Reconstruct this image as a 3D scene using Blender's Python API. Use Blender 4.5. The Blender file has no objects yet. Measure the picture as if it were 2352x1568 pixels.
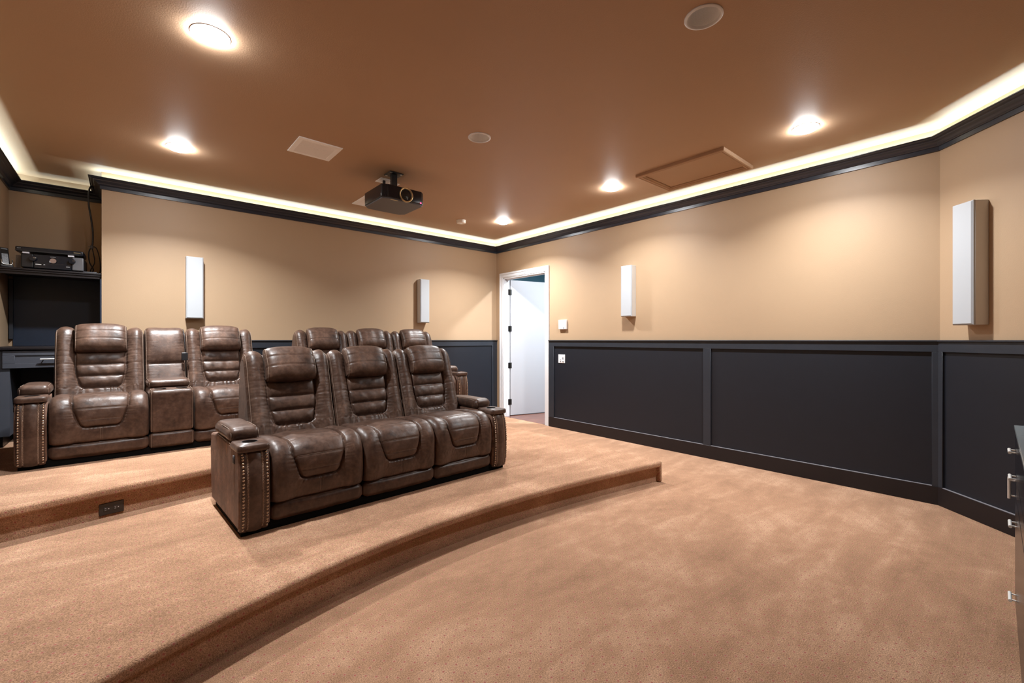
import bpy, bmesh, math, random
import numpy as np
from mathutils import Vector, Matrix
from mathutils.geometry import delaunay_2d_cdt

SC = bpy.context.scene
COL = SC.collection
rad = math.radians

# ------------------------------------------------------------------ camera
FPX = 1022.0
CAM = (-5.0393, -6.1693, 1.35)
YAW = math.atan(889.0 / FPX)
cam_d = bpy.data.cameras.new('camera')
cam_d.sensor_width = 36.0
cam_d.lens = 36.0 * FPX / 2352.0
cam_d.shift_y = -3.3 / 2352.0
cam_d.clip_start = 0.02
cam = bpy.data.objects.new('camera', cam_d)
cam.location = CAM
cam.rotation_euler = (math.pi / 2, 0, -YAW)
COL.objects.link(cam)
SC.camera = cam

# ------------------------------------------------------------------ world, exposure
SC.view_settings.view_transform = 'Standard'
SC.view_settings.look = 'None'
SC.view_settings.gamma = 1.0
SC.view_settings.use_curve_mapping = False
SC.view_settings.exposure = 0.30
w = bpy.data.worlds.new('world')
SC.world = w
w.use_nodes = True
w.node_tree.nodes['Background'].inputs[0].default_value = (0.02, 0.02, 0.022, 1)
w.node_tree.nodes['Background'].inputs[1].default_value = 1.0
try:
    SC.cycles.max_bounces = 14
    SC.cycles.diffuse_bounces = 8
    SC.cycles.sample_clamp_indirect = 6.0
    SC.cycles.caustics_reflective = False
    SC.cycles.caustics_refractive = False
except Exception:
    pass

# ------------------------------------------------------------------ lights
CAN_W = 50.0        # each lit downlight
CAN_COL = (0.96, 0.985, 1.0)
LENS_E = 200.0       # glow of the frosted lens
COVE = 4.4         # per metre of cove strip
COVE_COL = (0.74, 0.95, 1.0)
LIT = [(-4.672, -3.14), (-4.672, -1.19), (-0.863, -3.10), (-0.866, -1.173), (-0.845, -5.0)]
LK = dict(zip(LIT, (0.70, 1.35, 0.64, 1.2, 0.70)))
UNLIT = [(-2.702, -5.045), (-2.755, -3.12)]
ZC = 3.08
X0, YB = 0.0, 0.05            # right wall, back wall
XL, XN, YN = -5.945, -5.22, 0.71
YA = -5.72
ROOM = [(X0, YB), (XN, YB), (XN, YN), (XL, YN), (XL, YA), (XL + 1.6, YA - 1.6), (-1.6, YA - 1.6), (X0, YA)]


def area_light(name, loc, rot, sx, sy, power, col, shape='RECTANGLE', spread=180):
    l = bpy.data.lights.new(name, 'AREA')
    l.shape = shape
    l.size = sx
    if shape in ('RECTANGLE', 'ELLIPSE'):
        l.size_y = sy
    l.energy = power
    l.color = col
    l.spread = rad(spread)
    o = bpy.data.objects.new(name, l)
    o.location = loc
    o.rotation_euler = rot
    COL.objects.link(o)
    return o


for (x, y) in LIT:
    area_light('downlight_lamp', (x, y, ZC - 0.042), (0, 0, 0), 0.13, 0.13, CAN_W * LK[(x, y)], CAN_COL, 'DISK', 134)


def cove(p, q, k):
    p = Vector((p[0], p[1], 0)); q = Vector((q[0], q[1], 0))
    d = q - p
    L = d.length
    m = (p + q) / 2
    ang = math.atan2(d.y, d.x)
    o = area_light('cove_strip_lamp', (m.x, m.y, 2.967), (math.pi, 0, ang), L, 0.014, COVE * L * k, COVE_COL)
    return o


CD = 0.031
cove((-0.04, YB - CD), (XN - 0.03, YB - CD), 1.0)
cove((-CD, YB - 0.07), (-CD, YA + 0.01), 1.0)
cove((-CD - 0.01, YA - 0.02), (-1.6, YA - 1.6 + CD * 1.414), 1.25)
cove((XL + CD, YN - 0.07), (XL + CD, YA), 0.8)
cove((XN - 0.07, YN - CD), (XL + 0.07, YN - CD), 0.22)
cove((XN - CD, YB - 0.03), (XN - CD, YN - 0.07), 0.18)
# light of the hallway beyond the open door
hl = bpy.data.lights.new('hall_lamp', 'AREA')
hl.shape = 'DISK'; hl.size = 0.16; hl.energy = 120; hl.color = (0.93, 0.96, 1.0)
hlo = bpy.data.objects.new('hall_lamp', hl); hlo.location = (0.8, -1.9, 2.98); COL.objects.link(hlo)

# ------------------------------------------------------------------ materials
def mat(name, col, rough=0.5, metal=0.0, emit=None, estr=0.0, spec=0.5, **kw):
    m = bpy.data.materials.new(name)
    m.use_nodes = True
    b = m.node_tree.nodes['Principled BSDF']
    b.inputs['Base Color'].default_value = (*col, 1)
    b.inputs['Roughness'].default_value = rough
    b.inputs['Metallic'].default_value = metal
    b.inputs['Specular IOR Level'].default_value = spec
    if emit:
        b.inputs['Emission Color'].default_value = (*emit, 1)
        b.inputs['Emission Strength'].default_value = estr
    for k, v in kw.items():
        b.inputs[k.replace('_', ' ')].default_value = v
    return m


class NT:
    """small helper for wiring node trees"""
    def __init__(s, m):
        s.t = m.node_tree
        s.b = s.t.nodes['Principled BSDF']
        s.tc = s.t.nodes.new('ShaderNodeTexCoord')

    def n(s, typ, **kw):
        nd = s.t.nodes.new(typ)
        for k, v in kw.items():
            if k.startswith('i_'):
                key = k[2:]
                nd.inputs[int(key) if key.isdigit() else key].default_value = v
            else:
                setattr(nd, k, v)
        return nd

    def l(s, a, b):
        s.t.links.new(a, b)

    def noise(s, scale, detail=3, rough=0.55, vec=None, stretch=None, dist=0.0):
        nd = s.n('ShaderNodeTexNoise')
        nd.inputs['Scale'].default_value = scale
        nd.inputs['Detail'].default_value = detail
        nd.inputs['Roughness'].default_value = rough
        nd.inputs['Distortion'].default_value = dist
        v = vec or s.tc.outputs['Object']
        if stretch:
            mp = s.n('ShaderNodeMapping')
            mp.inputs['Scale'].default_value = stretch[:3]
            if len(stretch) > 3:
                mp.inputs['Rotation'].default_value = (0, 0, stretch[3])
            s.l(v, mp.inputs[0])
            v = mp.outputs[0]
        s.l(v, nd.inputs['Vector'])
        return nd.outputs['Fac']

    def ramp(s, fac, stops):
        r = s.n('ShaderNodeValToRGB')
        e = r.color_ramp.elements
        while len(e) > 1:
            e.remove(e[-1])
        e[0].position = stops[0][0]; e[0].color = (*stops[0][1], 1)
        for p, c in stops[1:]:
            k = e.new(p); k.color = (*c, 1)
        s.l(fac, r.inputs[0])
        return r.outputs[0]

    def mix(s, fac, a, b, typ='MIX'):
        m = s.n('ShaderNodeMix', data_type='RGBA', blend_type=typ)
        if isinstance(fac, (int, float)):
            m.inputs[0].default_value = fac
        else:
            s.l(fac, m.inputs[0])
        for i, v in ((6, a), (7, b)):
            if isinstance(v, tuple):
                m.inputs[i].default_value = (*v, 1)
            else:
                s.l(v, m.inputs[i])
        return m.outputs[2]

    def math(s, op, a, b=None):
        m = s.n('ShaderNodeMath', operation=op)
        for i, v in ((0, a), (1, b)):
            if v is None:
                continue
            if isinstance(v, (int, float)):
                m.inputs[i].default_value = v
            else:
                s.l(v, m.inputs[i])
        return m.outputs[0]

    def bump(s, h, strength, dist, prev=None):
        b = s.n('ShaderNodeBump')
        b.inputs['Strength'].default_value = strength
        b.inputs['Distance'].default_value = dist
        s.l(h, b.inputs['Height'])
        if prev:
            s.l(prev, b.inputs['Normal'])
        return b.outputs[0]

    def col(s, c):
        s.l(c, s.b.inputs['Base Color'])

    def nor(s, c):
        s.l(c, s.b.inputs['Normal'])


def wall_paint(name, c, rough=0.55, bump=0.25):
    m = mat(name, c, rough, spec=0.35)
    t = NT(m)
    f = t.noise(2.0, 3)
    d = tuple(v * 0.94 for v in c)
    t.col(t.mix(f, d, c))
    t.nor(t.bump(t.noise(140, 2), bump, 0.002))
    return m


M_WALL = wall_paint('tan_wall_paint', (0.415, 0.288, 0.180), 0.5)
M_CEIL = wall_paint('brown_ceiling_paint', (0.45, 0.295, 0.186), 0.58, 0.35)
M_BLUE = wall_paint('teal_hall_paint', (0.10, 0.22, 0.28))


def dark_paint(name, c, rough=0.45):
    m = mat(name, c, rough, spec=0.4)
    t = NT(m)
    f = t.noise(9, 4, 0.6)
    t.col(t.mix(f, tuple(v * 0.85 for v in c), tuple(v * 1.15 for v in c)))
    t.nor(t.bump(t.noise(60, 2, stretch=(1, 1, 6)), 0.08, 0.001))
    return m


M_WAIN = dark_paint('charcoal_panel_paint', (0.0076, 0.0094, 0.0152), 0.5)
M_RAIL = dark_paint('charcoal_rail_paint', (0.023, 0.027, 0.036), 0.42)
M_BASE = dark_paint('espresso_baseboard', (0.0095, 0.0072, 0.009), 0.4)
M_GLINT = mat('painted_edge_glint', (0.22, 0.21, 0.23), 0.5)  # downlight glint on the baseboard edge, put into the colour
M_CROWN = mat('black_crown_paint', (0.017, 0.021, 0.032), 0.30, spec=0.6)
M_NAVY = dark_paint('dark_navy_panel', (0.015, 0.024, 0.044), 0.4)
M_WHITE = mat('white_trim_paint', (0.72, 0.74, 0.77), 0.35)
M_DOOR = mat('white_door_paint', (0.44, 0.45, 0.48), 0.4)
M_SPK = mat('white_speaker_grille', (0.40, 0.42, 0.445), 0.6)
M_SPKB = mat('white_speaker_box', (0.62, 0.60, 0.57), 0.5)
M_PLATE = mat('white_plastic', (0.8, 0.8, 0.8), 0.35)
M_VENT = mat('vent_enamel', (0.93, 0.95, 0.97), 0.45)
M_VENTD = mat('vent_dark', (0.10, 0.10, 0.105), 0.6)
M_BLK = mat('black_plastic', (0.012, 0.012, 0.014), 0.4)
M_VOID = mat('shadow_black_underframe', (0.004, 0.0038, 0.0036), 0.9, spec=0.1)
M_GLOSS = mat('gloss_black', (0.004, 0.0065, 0.012), 0.22)
M_DARKM = mat('dark_metal', (0.02, 0.018, 0.016), 0.4, 0.6)
M_CHROME = mat('chrome', (0.75, 0.75, 0.74), 0.18, 1.0)
M_STEEL = mat('brushed_steel', (0.55, 0.55, 0.54), 0.35, 1.0)
M_GOLD = mat('champagne_ring', (0.72, 0.60, 0.36), 0.3, 0.9)
M_LENS = mat('lens_glass', (0.010, 0.014, 0.014), 0.05)
M_SMOKE = mat('cream_plastic', (0.80, 0.74, 0.66), 0.5)
M_GREY = mat('grey_plastic', (0.10, 0.10, 0.11), 0.45)
M_TXT = mat('pale_lettering', (0.55, 0.55, 0.55), 0.5)
M_LED = mat('red_led', (0.9, 0.05, 0.1), 0.4, emit=(1, 0.05, 0.15), estr=6)
M_DISP = mat('amber_display', (0.25, 0.17, 0.14), 0.3)
M_GLOW = mat('frosted_lens', (0.9, 0.9, 0.88), 0.5, emit=(0.97, 0.985, 1.0), estr=LENS_E)
M_GLASS = mat('smoked_glass', (0.26, 0.30, 0.32), 0.12, spec=0.8)
M_PULL = mat('pale_nickel', (0.93, 0.93, 0.90), 0.35, 0.3)
M_COUNTER = dark_paint('slate_cabinet_paint', (0.062, 0.066, 0.082), 0.42)
M_OUTLET = mat('brown_outlet_plastic', (0.030, 0.022, 0.018), 0.4)
M_THREAD = mat('tan_thread', (0.19, 0.130, 0.095), 0.6)
M_BRAID = mat('tan_lacing', (0.36, 0.24, 0.17), 0.55)
M_NAIL = mat('brass_nail', (0.50, 0.38, 0.28), 0.3, 1.0)
M_PALE = mat('pale_matte', (0.6, 0.6, 0.66), 0.7)
M_BAFFLE = mat('white_baffle', (0.84, 0.86, 0.88), 0.45)


def leather(name, tint=1.0, rough=0.30, streak=(1.6, 1.6, 0.7)):
    m = mat(name, (0.06, 0.035, 0.025), 0.42, spec=0.38)
    t = NT(m)
    a = t.noise(6, 4, 0.65)
    b = t.noise(30, 3, 0.6)
    s = t.noise(4.5, 4, 0.6, stretch=streak)
    f = t.math('ADD', t.math('MULTIPLY', a, 0.6), t.math('MULTIPLY', b, 0.4))
    k = tint
    c = t.ramp(f, [(0.33, (0.026 * k, 0.015 * k, 0.011 * k)), (0.46, (0.060 * k, 0.032 * k, 0.0215 * k)),
                   (0.57, (0.088 * k, 0.050 * k, 0.035 * k)), (0.70, (0.150 * k, 0.084 * k, 0.056 * k))])
    c = t.mix(t.ramp(s, [(0.50, (0, 0, 0)), (0.68, (0.55, 0.55, 0.55))]), c, (0.038 * k, 0.020 * k, 0.014 * k))
    t.col(c)
    r = t.math('ADD', t.math('MULTIPLY', b, 0.22), rough)
    t.l(r, t.b.inputs['Roughness'])
    t.b.inputs['Sheen Weight'].default_value = 0.05
    t.b.inputs['Sheen Roughness'].default_value = 0.35
    t.b.inputs['Sheen Tint'].default_value = (0.85, 0.68, 0.58, 1)
    bp = t.bump(t.noise(420, 2), 0.12, 0.0006)
    bp = t.bump(t.noise(26, 3, 0.6, dist=0.6), 0.22, 0.006, bp)
    t.nor(bp)
    return m


M_LEA = leather('brown_leather', 1.0)
M_LEAS = leather('brown_suede_side', 2.2, 0.5, (3.0, 3.0, 0.45))  # suede paler than the leather, brightened further to paint light from the left


def carpet():
    m = mat('tan_pin_dot_carpet', (0.42, 0.24, 0.15), 0.95, spec=0.1)
    t = NT(m)
    t.b.inputs['Sheen Weight'].default_value = 0.25
    t.b.inputs['Sheen Roughness'].default_value = 0.5
    t.b.inputs['Sheen Tint'].default_value = (0.9, 0.7, 0.55, 1)
    big = t.noise(1.3, 5, 0.62, dist=0.8)
    mid = t.noise(4.2, 4, 0.6, stretch=(0.5, 1.6, 1, 0.35), dist=0.5)
    sml = t.noise(14, 3, 0.6)
    fin = t.noise(210, 3, 0.75)
    f = t.math('ADD', t.math('MULTIPLY', big, 0.45), t.math('ADD', t.math('MULTIPLY', mid, 0.4), t.math('MULTIPLY', sml, 0.15)))
    c = t.ramp(f, [(0.37, (0.355, 0.194, 0.108)), (0.50, (0.475, 0.264, 0.153)), (0.62, (0.625, 0.376, 0.235))])
    sp = t.ramp(fin, [(0.36, (0.55, 0.50, 0.47)), (0.50, (1, 1, 1)), (0.62, (1.38, 1.42, 1.46))])
    c2 = t.mix(1.0, c, sp, 'MULTIPLY')
    # pin dots: x and y+z so that the dots also run down the risers
    sep = t.n('ShaderNodeSeparateXYZ'); t.l(t.tc.outputs['Object'], sep.inputs[0])
    u = t.math('DIVIDE', sep.outputs[0], 0.062)
    v = t.math('DIVIDE', t.math('ADD', sep.outputs[1], sep.outputs[2]), 0.062)

    def lat(off):
        fu = t.math('SUBTRACT', t.math('FRACT', t.math('ADD', u, off)), 0.5)
        fv = t.math('SUBTRACT', t.math('FRACT', t.math('ADD', v, off)), 0.5)
        return t.math('SQRT', t.math('ADD', t.math('MULTIPLY', fu, fu), t.math('MULTIPLY', fv, fv)))
    dmin = t.math('MINIMUM', lat(0.0), lat(0.5))
    core = t.ramp(dmin, [(0.055, (1, 1, 1)), (0.085, (0, 0, 0))])
    halo = t.ramp(dmin, [(0.09, (1, 1, 1)), (0.16, (0, 0, 0))])
    c2 = t.mix(t.math('MULTIPLY', halo, 0.40), c2, (0.62, 0.36, 0.28))
    c2 = t.mix(t.math('MULTIPLY', core, 0.85), c2, (0.42, 0.095, 0.075))
    t.col(c2)
    bp = t.bump(fin, 1.0, 0.008)
    bp = t.bump(t.noise(90, 2), 0.35, 0.006, bp)
    t.nor(bp)
    return m


M_CARPET = carpet()


def wood():
    m = mat('hall_wood', (0.2, 0.08, 0.05), 0.22)
    t = NT(m)
    f = t.noise(3, 4, 0.6, stretch=(1, 9, 1))
    t.col(t.ramp(f, [(0.35, (0.12, 0.045, 0.03)), (0.65, (0.24, 0.10, 0.065))]))
    return m


M_WOOD = wood()

# ------------------------------------------------------------------ geometry helpers
class MB:
    def __init__(s):
        s.v = []; s.f = []; s.mi = []

    def add(s, verts, faces, mi=0):
        o = len(s.v)
        s.v += [tuple(map(float, p)) for p in verts]
        s.f += [tuple(i + o for i in f) for f in faces]
        s.mi += [mi] * len(faces)
        return s

    def box(s, a, b, mi=0):
        x0, y0, z0 = [min(p, q) for p, q in zip(a, b)]
        x1, y1, z1 = [max(p, q) for p, q in zip(a, b)]
        v = [(x0, y0, z0), (x1, y0, z0), (x1, y1, z0), (x0, y1, z0), (x0, y0, z1), (x1, y0, z1), (x1, y1, z1), (x0, y1, z1)]
        f = [(0, 3, 2, 1), (4, 5, 6, 7), (0, 1, 5, 4), (1, 2, 6, 5), (2, 3, 7, 6), (3, 0, 4, 7)]
        return s.add(v, f, mi)

    def fbox(s, fr, a, b, mi=0):
        """box given in a local frame fr=(origin, ex, ey, ez)"""
        o, ex, ey, ez = fr
        t = MB().box(a, b)
        v = [Vector(o) + Vector(ex) * p[0] + Vector(ey) * p[1] + Vector(ez) * p[2] for p in t.v]
        return s.add(v, t.f, mi)

    def prism(s, poly, z0, z1, mi=0):
        n = len(poly)
        v = [(p[0], p[1], z0) for p in poly] + [(p[0], p[1], z1) for p in poly]
        f = [tuple(range(n))[::-1], tuple(range(n, 2 * n))]
        f += [(i, (i + 1) % n, n + (i + 1) % n, n + i) for i in range(n)]
        return s.add(v, f, mi)

    def cyl(s, c, r, h, axis='z', n=24, r2=None, mi=0):
        r2 = r if r2 is None else r2
        v = []
        for k, (rr, t) in enumerate(((r, 0), (r2, h))):
            for i in range(n):
                a = 2 * math.pi * i / n
                p = (rr * math.cos(a), rr * math.sin(a), t)
                if axis == 'x': p = (p[2], p[0], p[1])
                if axis == 'y': p = (p[0], p[2], p[1])
                v.append((c[0] + p[0], c[1] + p[1], c[2] + p[2]))
        f = [tuple(range(n))[::-1], tuple(range(n, 2 * n))] + [(i, (i + 1) % n, n + (i + 1) % n, n + i) for i in range(n)]
        return s.add(v, f, mi)

    def lathe(s, c, prof, n=32, mi=0, caps=True, axis='z'):
        v = []
        for (r, z) in prof:
            for i in range(n):
                a = 2 * math.pi * i / n
                p = (r * math.cos(a), r * math.sin(a), z)
                if axis == 'y': p = (p[0], p[2], p[1])
                v.append((c[0] + p[0], c[1] + p[1], c[2] + p[2]))
        f = []
        m = len(prof)
        for k in range(m - 1):
            for i in range(n):
                f.append((k * n + i, k * n + (i + 1) % n, (k + 1) * n + (i + 1) % n, (k + 1) * n + i))
        if caps:
            f.append(tuple(range(n))[::-1]); f.append(tuple((m - 1) * n + i for i in range(n)))
        return s.add(v, f, mi)

    def tube(s, pts, r, n=6, closed=False, mi=0):
        P = [Vector(p) for p in pts]
        m = len(P)
        v = []
        prev = None
        for i in range(m):
            a = P[(i - 1) % m] if (i or closed) else P[0]
            b = P[(i + 1) % m] if (i < m - 1 or closed) else P[-1]
            t = (b - a)
            t = t.normalized() if t.length > 1e-9 else Vector((0, 0, 1))
            if prev is None:
                u = t.orthogonal().normalized()
            else:
                u = prev - t * prev.dot(t)
                u = u.normalized() if u.length > 1e-6 else t.orthogonal().normalized()
            prev = u
            q = t.cross(u)
            for k in range(n):
                an = 2 * math.pi * k / n
                v.append(P[i] + (u * math.cos(an) + q * math.sin(an)) * r)
        f = []
        for i in range(m if closed else m - 1):
            j = (i + 1) % m
            for k in range(n):
                f.append((i * n + k, i * n + (k + 1) % n, j * n + (k + 1) % n, j * n + k))
        if not closed:
            f.append(tuple(range(n))[::-1]); f.append(tuple((m - 1) * n + k for k in range(n)))
        return s.add(v, f, mi)

    def grid(s, P, mi=0, mask=None, wrap=False):
        a, b = P.shape[:2]
        idx = lambda i, j: i * b + j
        f = []
        for i in range(a if wrap else a - 1):
            i2 = (i + 1) % a
            for j in range(b - 1):
                if mask is not None and not mask[i, j]:
                    continue
                f.append((idx(i, j), idx(i, j + 1), idx(i2, j + 1), idx(i2, j)))
        return s.add(P.reshape(-1, 3), f, mi)

    def mesh(s, name, mats, smooth=False):
        me = bpy.data.meshes.new(name)
        me.from_pydata([tuple(p) for p in s.v], [], s.f)
        for m in (mats if isinstance(mats, (list, tuple)) else [mats]):
            me.materials.append(m)
        if any(s.mi):
            for p, i in zip(me.polygons, s.mi):
                p.material_index = i
        bm = bmesh.new(); bm.from_mesh(me)
        loose = [v for v in bm.verts if not v.link_faces]
        bmesh.ops.delete(bm, geom=loose, context='VERTS')
        bmesh.ops.recalc_face_normals(bm, faces=bm.faces)
        bm.to_mesh(me); bm.free()
        if smooth:
            me.shade_smooth()
            if smooth != True:
                me.set_sharp_from_angle(angle=rad(smooth))
        return me

    def obj(s, name, mats, parent=None, smooth=False, bev=0, seg=2, loc=None):
        return link(name, s.mesh(name, mats, smooth), parent, bev, seg, loc)


def link(name, me, parent=None, bev=0, seg=2, loc=None):
    o = bpy.data.objects.new(name, me)
    COL.objects.link(o)
    if parent is not None:
        o.parent = parent
    if loc is not None:
        o.location = loc
    if bev:
        b = o.modifiers.new('bevel', 'BEVEL')
        b.width = bev; b.segments = seg; b.limit_method = 'ANGLE'; b.angle_limit = rad(40)
        b.harden_normals = False
        me.shade_smooth()
        me.set_sharp_from_angle(angle=rad(50))
    return o


def tag(o, label, cat, group=None, kind=None):
    o['label'] = label
    o['category'] = cat
    if group: o['group'] = group
    if kind: o['kind'] = kind
    return o


def thing(name, label, cat, loc=(0, 0, 0), rotz=0.0, group=None):
    o = bpy.data.objects.new(name, None)
    o.empty_display_size = 0.1
    COL.objects.link(o)
    o.location = loc
    o.rotation_euler = (0, 0, rotz)
    return tag(o, label, cat, group)


def struct(o):
    o['kind'] = 'structure'
    return o


def copy_tree(o, parent=None):
    c = o.copy(); COL.objects.link(c)
    c.parent = parent
    for ch in [k for k in COL.objects if k.parent == o]:
        copy_tree(ch, c)
    return c


def flat_with_holes(outer, holes, z, thick):
    """horizontal slab with holes, normal up or down"""
    pts = []; cons = []
    def loop(L):
        b = len(pts)
        for p in L: pts.append(Vector(p))
        for i in range(len(L)): cons.append((b + i, b + (i + 1) % len(L)))
    loop(outer)
    for h in holes: loop(h)
    v, e, f, *_ = delaunay_2d_cdt(pts, cons, [], 0, 1e-6)
    def inside(p, L):
        c = False
        for i in range(len(L)):
            x1, y1 = L[i]; x2, y2 = L[(i + 1) % len(L)]
            if (y1 > p[1]) != (y2 > p[1]) and p[0] < (x2 - x1) * (p[1] - y1) / (y2 - y1) + x1: c = not c
        return c
    ff = []
    for t in f:
        c = sum((v[i] for i in t), Vector((0, 0))) / len(t)
        if inside(c, outer) and not any(inside(c, h) for h in holes): ff.append(tuple(t))
    mb = MB()
    mb.add([(p.x, p.y, z) for p in v], ff)
    return mb


def circle(c, r, n=40):
    return [(c[0] + r * math.cos(2 * math.pi * i / n), c[1] + r * math.sin(2 * math.pi * i / n)) for i in range(n)]


def offset_path(path, d, closed=True):
    """offset a CCW path towards its left (inside) by d with mitres"""
    n = len(path); out = []
    for i in range(n):
        p = Vector(path[i])
        a = Vector(path[(i - 1) % n]); b = Vector(path[(i + 1) % n])
        t1 = (p - a).normalized(); t2 = (b - p).normalized()
        n1 = Vector((-t1.y, t1.x)); n2 = Vector((-t2.y, t2.x))
        m = (n1 + n2).normalized()
        out.append(p + m * (d / max(0.2, m.dot(n1))))
    return out


def sweep(path, prof):
    """closed room path, profile list of (d from wall, z)"""
    n = len(path); m = len(prof)
    v = []
    for (d, z) in prof:
        for p in offset_path(path, d):
            v.append((p.x, p.y, z))
    f = []
    for k in range(m - 1):
        for i in range(n):
            j = (i + 1) % n
            f.append((k * n + i, k * n + j, (k + 1) * n + j, (k + 1) * n + i))
    return MB().add(v, f)


# ------------------------------------------------------------------ room shell
hall = [(0.12, 0.6), (3.4, 0.6), (3.4, -3.2), (0.12, -3.2)]
fl = MB().prism([(p.x, p.y) for p in offset_path(ROOM, -0.12)], -0.1, 0.0)
struct(fl.obj('floor', M_CARPET))
struct(MB().prism([(0.02, 0.6), (3.4, 0.6), (3.4, -3.2), (0.121, -3.2), (0.121, -1.3), (0.02, -1.3)][::-1], -0.06, 0.002).obj('floor_hall', M_WOOD))
cm = flat_with_holes([(p.x, p.y) for p in offset_path(ROOM, -0.12)], [circle(c, 0.083) for c in UNLIT], ZC, 0.1)
struct(cm.obj('ceiling', M_CEIL))

WNAME = ['back', 'niche_side', 'niche_back', 'left', 'front_left', 'front', 'front_right', 'right']
OUT = offset_path(ROOM, -0.12)
DY0, DY1, DZ = -0.150, -1.192, 2.44
for i, nm in enumerate(WNAME):
    a = ROOM[i]; b = ROOM[(i + 1) % 8]
    oa = OUT[i]; ob = OUT[(i + 1) % 8]
    mb = MB()
    if nm == 'right':
        # path runs from the angled corner to the back corner, with the door opening
        for (ya, yb, z0, z1) in ((YA, DY1, 0, ZC), (DY1, DY0, DZ, ZC), (DY0, YB, 0, ZC)):
            mb.box((0, ya, z0), (0.12, yb, z1))
    else:
        mb.prism([a, b, (ob.x, ob.y), (oa.x, oa.y)], 0, ZC)
    struct(mb.obj('wall_' + nm, M_WALL))
hw = MB()
hw.box((3.4, 0.6, 0), (3.5, -3.2, 3.05)).box((0.12, 0.6, 0), (3.5, 0.7, 3.05)).box((0.12, -3.3, 0), (3.5, -3.2, 3.05))
hw.box((0.121, -3.2, 0), (0.13, -1.3, 3.05)).box((0.121, 0.6, 0), (0.13, -0.10, 3.05)).box((0.121, -0.10, 2.55), (0.13, -1.3, 3.05))
struct(hw.obj('wall_hall', M_BLUE))
struct(MB().box((0.12, 0.7, 3.05), (3.5, -3.3, 3.1)).obj('ceiling_hall', M_WHITE))

# crown moulding with the light trough behind its lip
CP = [(0.0, 2.900), (0.013, 2.900), (0.013, 2.934), (0.020, 2.937), (0.026, 2.944), (0.030, 2.946), (0.036, 2.956), (0.047, 2.966),
      (0.060, 2.972), (0.063, 2.975), (0.066, 2.981), (0.078, 2.985), (0.086, 2.990), (0.090, 2.994), (0.099, 2.996), (0.100, 3.002),
      (0.092, 3.002), (0.083, 2.992), (0.050, 2.973), (0.038, 2.960), (0.0, 2.958)]
struct(sweep(ROOM, CP).obj('trim_1', M_CROWN, smooth=25))

# wainscot frames: local frame per wall  (s along the wall, d off the wall, z)
def frame(p, q):
    p = Vector((p[0], p[1], 0)); q = Vector((q[0], q[1], 0))
    e = (q - p).normalized()
    nrm = Vector((-e.y, e.x, 0))
    return (p, e, nrm, Vector((0, 0, 1))), (q - p).length


ZR = 1.35
def wainscot(idx, p, q, stiles, panel, zb=0.0, base=True, side=None):
    fr, L = frame(p, q)
    mb = MB()
    mb.fbox(fr, (panel[0], 0, zb), (panel[1], 0.004, ZR - 0.02))
    struct(mb.obj('trim_%d' % idx, M_WAIN))
    mb = MB()
    mb.fbox(fr, (panel[0], 0.002, 1.252), (panel[1], 0.022, ZR - 0.012))
    for (a, b) in stiles:
        mb.fbox(fr, (a, 0.002, zb + 0.15), (b, 0.0218, 1.253))
    struct(mb.obj('trim_%d' % (idx + 1), M_RAIL, bev=0.002, seg=1))
    cap = MB().fbox(fr, (panel[0], 0.0, ZR - 0.014), (panel[1], 0.036, ZR))
    struct(cap.obj('trim_%d' % (idx + 2), M_RAIL, bev=0.003))
    if base:
        bb = MB().fbox(fr, (panel[0], 0.001, zb), (panel[1], 0.025, zb + 0.15))
        struct(bb.obj('baseboard_' + side, M_BASE, bev=0.003))
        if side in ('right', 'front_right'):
            lg = MB()  # thin added strip painting the glint along the baseboard top
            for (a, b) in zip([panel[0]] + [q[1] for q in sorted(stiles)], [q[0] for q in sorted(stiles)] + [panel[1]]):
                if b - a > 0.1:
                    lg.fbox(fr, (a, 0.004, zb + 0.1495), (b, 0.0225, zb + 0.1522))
            struct(lg.obj('trim_%d' % (idx + 40), M_GLINT))


# right wall: path from the angled corner (s=0) towards the back (s grows with y)
LR = YB - YA
sr = lambda y: y - YA
wainscot(2, (0, YA), (0, YB), [(0.0, sr(-5.673)), (sr(-3.836), sr(-3.75)), (sr(-1.387), sr(-1.276))], (0.0, sr(-1.276)), side='right')
wainscot(5, (-1.6, YA - 1.6), (0, YA), [(1.6 * 2 ** .5 - 0.047, 1.6 * 2 ** .5), (0.0, 0.06), (1.05, 1.14)], (0, 1.6 * 2 ** .5), side='front_right')
wainscot(8, (0, YB), (XN, YB), [(0.0, 0.113), (1.85, 1.95), (3.6, 3.7), (5.1, 5.22)], (0, 5.22), side='back')
wainscot(11, (XL, YA), (XL + 1.6, YA - 1.6), [(0.0, 0.06), (1.1, 1.2)], (0, 1.6 * 2 ** .5), side='front_left')
wainscot(14, (XL + 1.6, YA - 1.6), (-1.6, YA - 1.6), [(0.0, 0.06), (1.3, 1.4)], (0, 2.745), side='front')
wainscot(17, (XL, -0.3), (XL, YA), [(0.0, 0.06), (2.6, 2.7), (5.36, 5.42)], (0, 5.42), side='left')

# ------------------------------------------------------------------ door
def casing_profile_box(mb, fr, a, b, along):
    mb.fbox(fr, a, b)


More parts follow.
